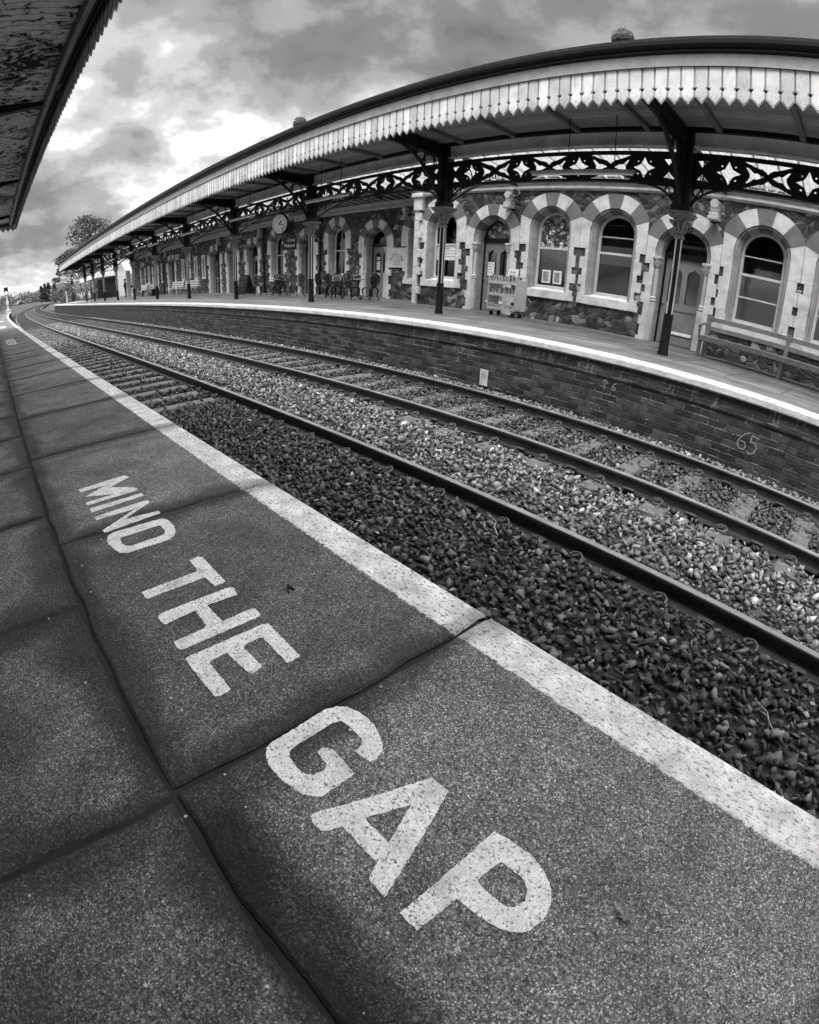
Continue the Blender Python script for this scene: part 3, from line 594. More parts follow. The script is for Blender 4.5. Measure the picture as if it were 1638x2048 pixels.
def stroke(b, pts, w, y):
    P = [Vector(p) for p in pts]
    for i in range(len(P)-1):
        d = (P[i+1]-P[i]).normalized(); n_ = Vector((-d.y, d.x))*w/2; a_, c_ = P[i]-d*w*.3, P[i+1]+d*w*.3
        b.add([(q.x, y-.0004*i, q.y) for q in (a_-n_, c_-n_, c_+n_, a_+n_)], [(0, 1, 2, 3)])
def chalk(lb, strokes, ox, oz, sc_, w=.016):
    b = MB()
    for st in strokes: stroke(b, [(ox+p[0]*sc_, oz+p[1]*sc_) for p in st], w, 6.254)
    tag(b.build('chalk_mark', M['chalk']), lb, 'chalk mark')
S6 = [(.55, .95), (.3, .8), (.1, .5), (.05, .25), (.2, .02), (.42, .02), (.52, .2), (.42, .4), (.2, .42)]; S5 = [(1.1, .8), (.72, .86), (.7, .5), (.95, .52), (1.1, .3), (1.0, .02), (.78, -.1), (.65, .0)]; S7 = [(.0, .95), (.5, .9), (.3, .5), (.2, .0)]; S0 = [(.8, .9), (.6, .7), (.58, .3), (.75, .02), (1.0, .05), (1.12, .4), (1.05, .8), (.85, .92)]
chalk('large chalked 65 low on the brick platform face near the right edge', [S6, S5, [(.2, 1.35), (.25, 1.8)]], -1.2, -.74, .26)
chalk('chalked 70 above a small T mark, left of the upright plate', [S7, S0, [(.7, -.35), (.7, -.75)], [(.45, -.78), (.95, -.84)]], -6.36, -.48, .2, .014)
chalk('white painted arrow and number 6 on the platform face', [[(p[0]*.8+1.1, p[1]*.8) for p in S6], [(.3, -.1), (.3, .85)], [(-.02, .5), (.3, .92), (.62, .5)]], -3.34, -.5, .15, .013)
b = MB(); b.mi = 0; b.bbox(-5.67, -5.49, 6.235, 6.25, -.97, -.68, .005); b.mi = 1; add_text(b, '71', .11, -5.58, -.8, 6.232)
o = b.build('number_plate', [M['mould'], M['ink']]); tag(o, 'small upright grey plate leaning low on the platform brickwork above the ballast', 'plate')

# ------------------------------------------------------------------ rails, sleepers, clips
RP = [(-.07, 0), (-.07, .011), (-.012, .03), (-.009, .05), (-.009, .115), (-.035, .128), (-.036, .15), (-.03, .158), (.03, .158), (.036, .15), (.035, .128), (.009, .115), (.009, .05), (.012, .03), (.07, .011), (.07, 0)]
XR = xs_range(-300, -100, 6)[:-1]+xs_range(-100, -20, 2)[:-1]+xs_range(-20, 5, 2.5)
for y, lb in ((.775, 'rail closest to the near platform, mostly hidden under its edge'), (2.28, 'long dark rail with ballast on both sides nearest the lettered platform'), (3.985, 'third rail across, edging the pale stones between the tracks'), (5.485, 'farthest rail, below the brick platform face')):
    b = MB(); n = len(RP)
    b.sweepx([(y+p, -1.043+q) for p, q in RP], XR)
    for fi, f in enumerate(b.f):
        kk = fi % n if fi < n*(len(XR)-1) else 0
        b.m[fi] = 1 if kk == 7 else 0
    o = b.build('rail', [M['rail'], M['railtop']]); tag(o, lb, 'rail', 'four running rails of the two tracks')
def clip_mesh():
    b = MB(); pts = [(-.065, -.01, .03), (-.03, -.005, .05), (.0, .035, .055), (-.03, .07, .05), (-.065, .05, .045), (-.045, .02, .06), (.01, .01, .066), (.055, .04, .055), (.055, .085, .035)]
    b.tube([(q[0]*.85, q[1]*.85, q[2]) for q in pts], .011, 6); b.bbox(-.05, .05, .045, .075, 0, .03, .004); return b
cm = clip_mesh()
am = MB(); am.bbox(-.06, .06, .0, .02, -.03, .025, .003); am.box(-.06, .06, -.04, 0, .02, .026)
first = {}
def track_sleepers(y0, matn, label_far, grp):
    for i, sx in enumerate(sleeper_x):
        if sx > 3.2: continue
        key = (y0, sx > -9)
        jx = sx+random.uniform(-.02, .02); yc = y0+.7525
        lb = label_far
        if key in first:
            o = dup(first[key], (jx, yc, -1.045), random.uniform(-.01, .01), lb); continue
        t_ = thing('sleeper', (jx, yc, -1.045), 0, lb, 'sleeper', grp)
        b = MB(); b.bbox(-.13, .13, -1.25, 1.25, -.2, 0, .02); b.build('beam', matn, t_)
        if sx > -9:
            for ry in (-.7525, .7525):
                for s_ in (-1, 1):
                    c = MB(); c.add(cm.v, cm.f); c.v = [(v[0], ry+s_*(.045+v[1]), v[2]) for v in c.v]; c.build('rail_clip', M['clip'], t_)
                c = MB(); c.bbox(-.15, .15, ry-.16, ry+.16, -.002, .009, .002) if 0 else c.bbox(-.09, .09, ry-.1, ry+.1, -.002, .004, .001); c.build('rail_pad', M['rubber'], t_)
        first[key] = t_
track_sleepers(.775, M['sleeper'], 'concrete sleeper under the track beside the lettered platform', 'sleepers of the near track')
track_sleepers(3.985, M['timber'], 'worn sleeper under the track beside the brick platform face', 'sleepers of the far track')
f0 = None
for y, s_ in ((2.28, -1), (3.985, -1), (5.485, -1), (2.28, 1)):
    for i, sx in enumerate(sleeper_x):
        x = sx+.35
        if x < -9 or x > 2.6: continue
        if f0 is None:
            b = MB(); b.add(am.v, am.f); f0 = b.build('rail_anchor', M['clip']); f0.location = (x, y+s_*.06, -1.02); o = f0
        else: o = f0.copy(); COL.objects.link(o); o.location = (x, y+bend(x)+s_*.06, -1.02)
        o.rotation_euler = (0, 0, 0 if s_ < 0 else pi)
        tag(o, 'flat steel anchor gripping the rail foot midway between two sleepers', 'rail anchor', 'rail anchors between sleepers')

# ------------------------------------------------------------------ canopies
M['mid_dark'] = simple('dull_rafter_paint', .16, .6, .3, .2, 5)
COLX = [-3.2-5.49*i for i in range(-1, 12)]                          # columns carry the canopy every 5.49 m
XC0, XC1 = -61.2, 5.0
def canopy_profile_meshes(par, X, edge_y, s, z_in, y_in, soff, near=False):
    """s=+1: the track side is towards -y (far canopy); s=-1: towards +y (near canopy)"""
    e = edge_y; P = lambda pts: [(e+s*a, z) for a, z in pts]
    b = MB(); b.sweepx(P([(-.02, 4.17), (-.02, 4.335), (.03, 4.335), (.03, 4.17)]), X); b.sweepx(P([(-.035, 4.15), (-.035, 4.172), (.03, 4.172), (.03, 4.15)]), X); b.build('fascia_board', M['fascia'], par)
    b = MB(); b.sweepx(P([(-.02, 4.335), (-.06, 4.36), (-.065, 4.385), (-.04, 4.385), (-.09, 4.43), (-.13, 4.45), (-.135, 4.50), (-.05, 4.50), (-.05, 4.46), (.03, 4.44), (.03, 4.335)]), X); b.build('gutter', M['black'], par, smooth=True, sharp=25)
    b = MB(); b.sweepx(P([(-.05, 4.49), (-.07, 4.585), (.0, 4.61), (.8, 4.7), (.8, 4.66), (.05, 4.56), (.05, 4.49)]), X); b.build('roof_edge', M['lead'], par)
    b = MB(); b.sweepx(P([(.8, 4.7), (2.2, 4.75), (2.2, 4.70), (.8, 4.66)]), X); b.build('roof_covering', M['slate'], par)
def valance(par, X0, X1, edge_y, name='valance'):
    b = MB(); w = .183; n = int((X1-X0)/w)
    prof = [(0, .565), (0, .245), (.018, .232), (.018, .208), (0, .195), (0, .105), (w/2-.002, 0), (w-.010, .105), (w-.010, .195), (w-.028, .208), (w-.028, .232), (w-.010, .245), (w-.010, .565)]
    for i in range(n):
        x = X1-(i+1)*w; yb = edge_y+bend(x)+random.uniform(-.003, .003); zt = 3.605+random.uniform(-.009, .006)
        pin = [(.014, .55), (.014, .25), (.034, .236), (.034, .204), (.014, .19), (.014, .113), (w/2-.002, .022), (w-.018, .113), (w-.018, .19), (w-.038, .204), (w-.038, .236), (w-.018, .25), (w-.018, .55)]; k = len(pin)
        b.add([(x+p, yb-.007, zt+q) for p, q in pin], [tuple(range(k))[::-1]])
        b.mi = 1; b.add([(x+p, yb-.007, zt+q) for p, q in pin]+[(x+p*1.0+(.003 if p > w/2 else -.003), yb-.0005, zt+q-.004) for p, q in pin], [(j, (j+1) % k, k+(j+1) % k, k+j) for j in range(k)]); b.mi = 0
        if True:
            k = len(prof); o = b.add([(x+p, yb, zt+q) for p, q in prof]+[(x+p, yb+.02, zt+q) for p, q in prof], [tuple(range(k))[::-1], tuple(range(k, 2*k))]+[(j, (j+1) % k, k+(j+1) % k, k+j) for j in range(k)])
    b.mi = 1; b.sweepx([(edge_y+.024, 3.80), (edge_y+.03, 3.80), (edge_y+.03, 4.18), (edge_y+.024, 4.18)], xs_range(X0, X1, 2)); b.mi = 0  # black strip added behind the boards so the gaps read as dark
    return b.build(name, [M['valance'], M['black']], par)
fc = thing('platform_canopy', (0, 0, 0), 0, 'long station canopy with white sawtooth valance and dark gutter over the far platform', 'canopy', bent=False)
X = xs_range(XC0, -15, 1.2)[:-1]+xs_range(-15, XC1, 2)
canopy_profile_meshes(fc, X, 5.98, 1, 0, 0, 0); valance(fc, XC0, XC1, 5.98)
b = MB(); b.sweepx([(6.02, 4.17), (6.02, 4.20), (8.2, 4.07), (8.2, 4.04)], X); b.build('soffit', M['soffit'], fc)
b = MB(); b.quad((XC0, 5.98+bend(XC0), 3.62), (XC0, 8.2+bend(XC0), 3.62), (XC0, 8.2+bend(XC0), 4.7), (XC0, 5.98+bend(XC0), 4.6)); b.box(XC0-.02, XC0, 5.85+bend(XC0), 12+bend(XC0), 3.75, 4.6); b.build('end_board', M['fascia'], fc)
for x0 in COLX:
    for q in (.62, 1.98, 3.45, 4.83):
        x = x0+q*5.49/5.49
        if not (XC0 < x < XC1-.1): continue
        b = MB(); b.v = []; y = bend(x); b.add([(x-.045, 6.03+y, 4.17), (x+.045, 6.03+y, 4.17), (x+.045, 6.03+y, 4.07), (x-.045, 6.03+y, 4.07), (x-.045, 8.19+y, 4.045), (x+.045, 8.19+y, 4.045), (x+.045, 8.19+y, 3.955), (x-.045, 8.19+y, 3.955)], [(0, 1, 2, 3), (7, 6, 5, 4), (0, 4, 5, 1), (1, 5, 6, 2), (2, 6, 7, 3), (3, 7, 4, 0)])
        b.build('rafter', M['mid_dark'], fc)
def g_prof(b, X):
    b.sweepx([(8.27, 3.72), (8.27, 3.99), (8.20, 3.99), (8.20, 4.01), (8.38, 4.01), (8.38, 3.99), (8.31, 3.99), (8.31, 3.72), (8.38, 3.72), (8.38, 3.70), (8.20, 3.70), (8.20, 3.72)], X)
lat_bars = None
def lattice_mesh():
    b = MB(); L = 5.49; z0, z1 = 3.05, 3.575; zc = (z0+z1)/2; x0, x1 = .14, L-.14
    holes = []; cs = [.76, 2.083, 3.407, 4.73]
    def star(cx, cz, r):
        P = []
        for q in range(4):
            a = q*pi/2; A = (cx+r*cos(a), cz+r*sin(a)); Bq = (cx+.33*r*cos(a+.52), cz+.33*r*sin(a+.52)); Cq = (cx+.40*r*cos(a+pi/4), cz+.40*r*sin(a+pi/4)); D = (cx+.62*r*cos(a+.28), cz+.62*r*sin(a+.28)); E_ = (cx+.62*r*cos(a+pi/2-.28), cz+.62*r*sin(a+pi/2-.28))
            P += [A, D, (cx+.46*r*cos(a+pi/4), cz+.46*r*sin(a+pi/4)), E_]
        return P
    for c in cs:
        holes.append(star(c, zc, .212))
        for q in range(4):
            a = pi/4+q*pi/2; holes.append([(c+.165*cos(a)+.02*cos(w*pi/3), zc+.165*sin(a)+.02*sin(w*pi/3)) for w in range(6)])
    segs = [(cs[i]+.28, cs[i+1]-.28) for i in range(3)]
    for a, c in segs:
        m = (a+c)/2; h = (z1-z0)/2
        for s_ in (1, -1):
            holes.append([(a-.03, zc+s_*(h-.03)), (c+.03, zc+s_*(h-.03)), (m+.16, zc+s_*(h-.125)), (m+.09, zc+s_*(h-.135)), (m+.03, zc+s_*(.085)), (m, zc+s_*.055), (m-.03, zc+s_*.085), (m-.09, zc+s_*(h-.135)), (m-.16, zc+s_*(h-.125))][::s_])
        for s_ in (1, -1):
            u = lambda t: (m-s_*(m-a)*t)
            holes.append([(u(.18), zc), (u(.48), zc+.055), (u(.62), zc+.05), (u(.86), zc+.13), (u(.98), zc+.14), (u(.80), zc+.03), (u(.80), zc-.03), (u(.98), zc-.14), (u(.86), zc-.13), (u(.62), zc-.05), (u(.48), zc-.055)])
    for s_, c0 in ((1, .3), (-1, L-.3)):
        for t_ in (1, -1): holes.append([(c0-.09, zc+t_*.17), (c0+.12, zc+t_*.19), (c0, zc+t_*.06)])
    b.plate([(x0, z0), (x1, z0), (x1, z1), (x0, z1)], holes, -.012, .012)
    b.box(x0, x1, -.06, .06, z1-.0, z1+.035); b.box(x0, x1, -.06, .06, z0-.035, z0)
    for c in cs:
        pts = [(c+.245*cos(2*pi*q/24), 0, zc+.245*sin(2*pi*q/24)) for q in range(25)]; b.tube(pts, .018, 5, False)
    for a, c in segs:
        for s_ in (1, -1): b.tube([(a-.02, 0, zc-s_*.2), ((a+c)/2, 0, zc), (c+.02, 0, zc+s_*.2)], .017, 5)
    return b
LATM = None; GIRM = None
for i in range(1, len(COLX)):
    xl = COLX[i]
    if LATM is None:
        o = lattice_mesh().build('lattice_girder', M['iron'], fc); LATM = o
        b = MB(); L = 5.49; b.v = []; prof = [(-.02, 3.72), (-.02, 3.99), (-.09, 3.99), (-.09, 4.01), (.09, 4.01), (.09, 3.99), (.02, 3.99), (.02, 3.72), (.09, 3.72), (.09, 3.70), (-.09, 3.70), (-.09, 3.72)]
        k = len(prof); b.add([(x, y, z) for x in (0, L) for y, z in prof], [(j, k+j, k+(j+1) % k, (j+1) % k) for j in range(k)])
        for xe in (.35, .45, .55, .65, .75, L-.35, L-.45, L-.55, L-.65, L-.75):
            for z in (3.76, 3.95, 3.86): b.lathe([(.0, 0), (.014, 0), (.014, .012), (0, .016)], n=6, cap=False); st = len(b.v)-24; b.xf(Matrix.Translation((xe, -.02, z)) @ Matrix.Rotation(pi/2, 4, 'X'), st)
        for xe in (1.6, 2.7, 3.9): b.bbox(xe-.03, xe+.03, -.05, -.02, 3.78, 3.84, .008)
        g2 = b.build('riveted_girder', M['girder'], fc); GIRM = g2
    else:
        o = LATM.copy(); COL.objects.link(o); g2 = GIRM.copy(); COL.objects.link(g2)
    yy = 8.29+bend(xl); a = atan2(bend(xl+5.49)-bend(xl), 5.49)
    for q in (o, g2): q.location = (xl, yy, 0); q.rotation_euler = (0, 0, a)
for (xa, xb, yw, zw) in ((-12.4, XC1, 11.25, 3.79), (XC0+1, -12.4, 12.6, 3.78)):
    Xg = xs_range(xa, xb, 1.5); b = MB(); b.sweepx([(8.36, 4.30), (yw, zw)], Xg, closed=False); b.build('glass_roof', M['groof'], fc)
    b = MB(); x = xa
    while x < xb:
        y = bend(x); o_ = .03; b.add([(x-.018, 8.36+y, 4.30), (x+.018, 8.36+y, 4.30), (x+.018, yw+y, zw), (x-.018, yw+y, zw), (x-.018, 8.36+y, 4.24), (x+.018, 8.36+y, 4.24), (x+.018, yw+y, zw-.06), (x-.018, yw+y, zw-.06)], [(4, 5, 6, 7), (0, 4, 7, 3), (1, 2, 6, 5), (0, 1, 5, 4)]); x += .42
    ng = b.build('glazing_bars', M['girder'], fc)
b = MB(); b.sweepx([(8.2, 4.012), (8.2, 4.7), (8.38, 4.7), (8.38, 4.012)], X); b.build('valley_beam', M['girder'], fc)
b = MB(); b.sweepx([(8.10, 3.96), (8.10, 4.04), (8.19, 4.04), (8.19, 3.96)], X); b.build('dark_line_strip', M['iron'], fc)  # black strip added to draw a dark line between soffit and girder

# columns
def column(loc):
    t_ = thing('canopy_column', loc, 0, 'fluted iron canopy column with ornate capital on the far platform', 'column', 'iron columns carrying the far canopy')
    b = MB(); b.lathe([(.105, -.01), (.105, .05), (.088, .09), (.085, .74)], n=12); b.build('column_base', M['black'], t_, smooth=True)
    b = MB(); b.lathe([(.062, .74), (.06, 2.08)], n=12); b.build('shaft', M['black'], t_, smooth=True)
    b = MB()
    for q in range(4):
        a = 2*pi*q/4+radians(-116); b.tube([(.066*cos(a), .066*sin(a), .74), (.064*cos(a), .064*sin(a), 2.09)], .013, 6)
    b.build('white_fillets', M['white'], t_)
    b = MB(); b.lathe([(.07, 2.06), (.095, 2.075), (.10, 2.1), (.075, 2.12), (.07, 2.14), (.072, 2.25), (.1, 2.36), (.15, 2.43)], n=16)
    for q in range(8):
        a = 2*pi*q/8; c_, s_ = cos(a), sin(a); R = .13 if q % 2 == 0 else .17
        b.tube([(.07*c_, .07*s_, 2.16), (.1*c_, .1*s_, 2.27), (R*c_, R*s_, 2.37), ((R+.04)*c_, (R+.04)*s_, 2.36), ((R+.03)*c_, (R+.03)*s_, 2.32)], [.03, .034, .028, .022, .01], 6)
    b.bbox(-.17, .17, -.17, .17, 2.43, 2.46, .008); b.bbox(-.2, .2, -.2, .2, 2.46, 2.50, .01); b.bbox(-.225, .225, -.225, .225, 2.50, 2.535, .008)
    b.build('capital', M['cap'], t_, smooth=True, sharp=35)
    b = MB(); b.bbox(-.15, .15, -.12, .12, 2.535, 4.0, .012); b.bbox(-.17, .17, -.14, .14, 2.535, 2.66, .01); b.box(-.045, .045, -.16, .16, 2.6, 3.9)
    for s_ in (-1, 1): b.tube([(s_*.09, -.105, 2.6), (s_*.09, -.105, 3.7)], .015, 6)
    b.build('upper_post', M['iron'], t_)
    def arc_arm(b, sy, y_end, z0, z1, ztop0, ztop1, th=.05):
        n = 12; lo = []; hi = []
        for q in range(n+1):
            u = q/n; y = .1+(y_end-.1)*u; zl = z0+(z1-z0)*(1-(1-u)**2.2); lo.append((y, zl)); hi.append((y, ztop0+(ztop1-ztop0)*u))
        outer = [(sy*y, z) for y, z in lo]+[(sy*y, z) for y, z in hi[::-1]]
        for u in (.16, .34, .55, .74):                              # open web: struts and roundels between rib and beam
            y = .1+(y_end-.1)*u; zl = z0+(z1-z0)*(1-(1-u)**2.2); zh = ztop0+(ztop1-ztop0)*u; b.tube([(0, sy*y, zl), (0, sy*(y+.05), zh)], .018, 5)
            if zh-zl > .3: r = (zh-zl)*.24; b.tube([(0, sy*(y+.16+r*cos(w*pi/6)), (zl+zh)/2+.04+r*sin(w*pi/6)) for w in range(13)], .016, 5, False)
        k0 = len(b.v); pts = [(0, sy*y, z) for y, z in lo]; b.tube(pts, .042, 6)
        b.tube([(0, sy*y, z) for y, z in hi], .045, 4)
    b = MB(); arc_arm(b, -1, 1.75, 2.62, 3.86, 3.9, 3.95, .06)
    b.add([(-.08, -.1, 3.68), (.08, -.1, 3.68), (.08, -2.26, 3.93), (-.08, -2.26, 3.93), (-.08, -.1, 4.0), (.08, -.1, 4.0), (.08, -2.26, 4.12), (-.08, -2.26, 4.12)], [(0, 1, 2, 3), (7, 6, 5, 4), (0, 4, 5, 1), (1, 5, 6, 2), (2, 6, 7, 3), (3, 7, 4, 0)]); b.box(-.13, .13, -.5, -.1, 3.3, 3.7) if 0 else None; b.build('cantilever_arm', M['iron'], t_)
    b = MB(); arc_arm(b, 1, 2.8, 2.62, 3.62, 3.9, 3.72, .05); b.build('wall_arm', M['iron'], t_)
    b = MB()
    for sx in (-1, 1):
        n = 12; pts = []; 
        for q in range(n+1):
            a = pi/2*q/n; pts.append((sx*(.13+.72*(1-cos(a))), 0, 2.56+.46*sin(a)))
        b.tube(pts, .024, 6)
        b.tube([(sx*.14, 0, 2.7), (sx*.3, 0, 2.98)], .014, 5)
        pc = [(sx*(.25+.09*cos(w*pi/6)), 0, 2.92+.085*sin(w*pi/6)) for w in range(13)]; b.tube(pc, .018, 5, False)
        b.plate([(sx*.14, 3.02), (sx*.14, 2.98), (sx*.7, 3.0), (sx*.8, 3.02)][::sx], [], -.01, .01)
    b.build('spandrel_bracket', M['iron'], t_)
    return t_
CLAB = ['fluted iron column beyond the right end of the wooden bench', 'nearest fluted iron column, black foot in front of the grey double door', 'fluted iron column left of the book trolley', 'fluted iron column right of the hanging clock', 'fluted iron column just left of the folding chalkboard', 'fluted iron column in front of the long twin bench', 'fluted iron column beside the dark open archway', 'fluted iron column in front of the small white bench', 'fluted iron column between standing person and pale panels', 'fluted iron column beside the noticeboards, closer of three', 'fluted iron column beside the noticeboards, middle of three', 'fluted iron column beside the noticeboards, far one of three', 'last fluted iron column of the far canopy']
c0 = None
for i, x in enumerate(COLX):
    if c0 is None: c0 = column((x, 8.29, 0)); c0['label'] = CLAB[0]; continue
    if x < -61: continue
    dup(c0, (x, 8.29, 0), 0, CLAB[i])
# strip lamps hung under the far canopy
l0 = None
for i, x0 in enumerate(COLX[1:]):
    x = x0-(1.66, 3.7, 3.4)[min(i, 2)]
    if x < -60: continue
    lb = 'strip lamp on thin rods, canopy bay %s from the right' % ['one', 'two', 'three', 'four', 'five', 'six', 'seven', 'eight', 'nine', 'ten', 'eleven', 'twelve'][i]
    if l0 is None:
        l0 = thing('strip_lamp', (x, 7.6, 3.02), 0, lb, 'lamp', 'strip lamps under the far canopy')
        b = MB(); b.bbox(-1.04, 1.04, -.05, .05, 0, .055, .015); b.build('housing', M['fascia'], l0)
        b = MB(); b.tube([(-1.0, 0, -.02), (1.0, 0, -.02)], .022, 8); b.build('tube_lamp', M['white'], l0)
        for s_ in (-.25, .65):
            b = MB(); b.tube([(s_, 0, .05), (s_, 0, 1.05)], .009, 6); b.build('hanging_rod', M['iron'], l0)
    else: dup(l0, (x, 7.6, 3.02), 0, lb)
# lead-flashed near canopy above the camera
nc = thing('platform_canopy', (0, 0, 0), 0, 'near canopy overhead with flaking soffit paint and dark sawtooth edge', 'canopy', bent=False)
XN0 = -21.6; Xn = xs_range(XN0, 5, 1.5); M['valback'] = simple('dark_valance_back', .05, .6, .3, .3, 5)
canopy_profile_meshes(nc, Xn, .21, -1, 0, 0, 0); v_ = valance(nc, XN0, 5.0, .20); 
b = MB(); b.sweepx([(.15, 3.88), (.15, 4.2), (.12, 4.2), (.12, 3.88)], Xn); b.build('back_board', M['valback'], nc)
b = MB(); b.sweepx([(-.02, 3.90), (-.02, 3.93), (-2.4, 3.86), (-2.4, 3.83)], Xn); b.sweepx([(-2.6, 3.86), (-2.6, 3.83), (-6.5, 4.0), (-6.5, 4.03)], Xn); b.build('soffit', M['flaky'], nc)
b = MB(); b.sweepx([(.06, 3.80), (.06, 4.1), (-.05, 4.1), (-.05, 3.84)], Xn); b.sweepx([(.12, 3.92), (.12, 4.0), (.06, 4.0), (.06, 3.92)], Xn); b.build('edge_beam', M['valback'], nc)
b = MB(); b.sweepx([(.03, 3.775), (.03, 3.80), (-.02, 3.82), (-.02, 3.795)], Xn); b.build('edge_moulding', M['fascia'], nc)
b = MB(); b.sweepx([(-2.4, 3.6), (-2.4, 4.1), (-2.6, 4.1), (-2.6, 3.6)], Xn); b.build('girder', M['girder'], nc)
b = MB(); b.sweepx([(-.6, 4.69), (-6.5, 4.8), (-6.5, 4.76), (-.6, 4.65)], Xn); b.build('roof_covering', M['slate'], nc)
b = MB(); w = .183; prof = [(0, .6), (0, .245), (.022, .232), (.022, .208), (0, .195), (0, .105), (w/2-.002, 0), (w-.004, .105), (w-.004, .195), (w-.026, .208), (w-.026, .232), (w-.004, .245), (w-.004, .6)]
for i in range(36):
    y = .2-(i+1)*w+bend(XN0); k = len(prof); b.add([(XN0, y+p, 3.6+q) for p, q in prof]+[(XN0+.02, y+p, 3.6+q) for p, q in prof], [tuple(range(k)), tuple(range(k, 2*k))[::-1]]+[(j, (j+1) % k, k+(j+1) % k, k+j) for j in range(k)])
b.build('end_valance', M['valance'], nc)
b = MB(); b.box(XN0-.02, XN0+.05, -6.5+bend(XN0), .2+bend(XN0), 4.18, 4.6); b.box(XN0+.06, XN0+.22, -6.5, .05+bend(XN0), 3.78, 4.1); b.build('end_fascia', M['valback'], nc)
for x in COLX[:5]:
    if x > 4: continue
    if x < XN0: continue
    b = MB(); y0 = bend(x); b.add([(x-.07, .1+y0, 3.86), (x+.07, .1+y0, 3.86), (x+.07, -2.4+y0, 3.5), (x-.07, -2.4+y0, 3.5), (x-.07, .1+y0, 3.98), (x+.07, .1+y0, 3.98), (x+.07, -2.4+y0, 3.98), (x-.07, -2.4+y0, 3.98)], [(0, 1, 2, 3), (0, 4, 5, 1), (1, 5, 6, 2), (3, 7, 4, 0), (4, 7, 6, 5)])
    b.build('cantilever_arm', M['iron'], nc)
    b = MB(); b.tube([(x-.5, .13+y0, 4.15), (x+.9, .09+y0, 3.83)], .015, 6); b.build('brace_rod', M['girder'], nc)
nc2 = None
for x in COLX[:5]:
    if not (XN0 < x < 5): continue
    lb = 'plain iron column under the near canopy behind the lettered platform edge'
    if nc2 is None:
        nc2 = thing('canopy_column', (x, -2.5, 0), 0, lb, 'column', 'columns of the near canopy')
        b = MB(); b.lathe([(.1, 0), (.1, .08), (.08, .12), (.075, 2.9), (.12, 3.0), (.12, 3.6)], n=12); b.build('shaft', M['iron'], nc2, smooth=True)
    else: dup(nc2, (x, -2.5, 0), 0, lb)

# ------------------------------------------------------------------ station building
YB1, YB2 = 11.09, 12.45
sb = thing('station_building', (0, 0, 0), 0, 'long dark rubble-stone station building with round arches of alternating light and grey stones', 'building', bent=False)
def OM(cx, yf): return Matrix.Translation((cx, yf+bend(cx), 0)) @ Matrix.Rotation(bslope(cx), 4, 'Z')
def arcpts(r, a0, a1, n, cz): return [(r*cos(a0+(a1-a0)*i/n), cz+r*sin(a0+(a1-a0)*i/n)) for i in range(n+1)]
def sweep_arch(b, prof, cz, z0, angs=None, mids=None):
    """moulded reveal: profile of (radius, depth) swept up a jamb, round the arch and down the other jamb"""
    path = []                                                     # (kind, t)
    n = 22
    def pt(r, i):
        if i == 0: return (-r, z0)
        if i == n+2: return (r, z0)
        a = pi-pi*(i-1)/n; return (r*cos(a), cz+r*sin(a))
    k = len(prof); vs = [(pt(r, i)[0], d, pt(r, i)[1]) for i in range(n+3) for r, d in prof]
    o = len(b.v); b.v += vs
    for i in range(n+2):
        am = 180-180*(i-.5)/n if 0 < i < n+1 else (180 if i == 0 else 0)
        mi = 0
        if 22 < am < 52 or 128 < am < 158 or 77 < am < 103: mi = 1
        for q in range(k-1):
            b.f.append([o+i*k+q, o+i*k+q+1, o+(i+1)*k+q+1, o+(i+1)*k+q]); b.m.append(mi if mids is None else mids)
LIM = [9, 9]
def clampx(p): return (max(-LIM[0], min(LIM[1], p[0])), p[1])
def voussoirs(s, cz, Rin, Rout, parent, Mx, zlow=.42):
    bl = MB(); bg_ = MB()
    bounds = [0, 22, 51, 77, 103, 129, 158, 180]
    for i in range(7):
        a0, a1 = radians(bounds[i]+.45), radians(bounds[i+1]-.45)
        pts = arcpts(Rout, a0, a1, 6, cz)+arcpts(Rin, a1, a0, 6, cz)
        b = bl if i in (0, 2, 4, 6) else bg_
        if i == 0: pts = [(Rin, cz-zlow), (Rout, cz-zlow)]+pts
        if i == 6: pts = arcpts(Rout, a0, a1, 6, cz)+[(-Rout, cz-zlow), (-Rin, cz-zlow)]+arcpts(Rin, a1, a0, 6, cz)
        pts = [clampx(p) for p in pts]; pts = [p for j, p in enumerate(pts) if p != pts[j-1]]
        b.plate(pts, [], -.035, .02)
    bl.mi = 0; o = len(bl.f); bl.add(bg_.v, bg_.f); bl.m[o:] = [1]*len(bg_.f)
    rb = MB()                                                     # thin pale joint between the blocks
    for a in bounds[1:-1]:
        w = .004; a = radians(a); Ro = min(Rout, (LIM[1] if cos(a) > 0 else LIM[0])/max(abs(cos(a)), .01)); rb.plate([(Rin*cos(a)-w*sin(a), cz+Rin*sin(a)+w*cos(a)), (Rin*cos(a)+w*sin(a), cz+Rin*sin(a)-w*cos(a)), (Ro*cos(a)+w*sin(a), cz+Ro*sin(a)-w*cos(a)), (Ro*cos(a)-w*sin(a), cz+Ro*sin(a)+w*cos(a))], [], -.037, .01)
    o = len(bl.f); bl.add(rb.v, rb.f); bl.m[o:] = [0]*len(rb.f)
    bl.xf(Mx); return bl.build('arch_stones', [M['light'], M['grey']], parent)
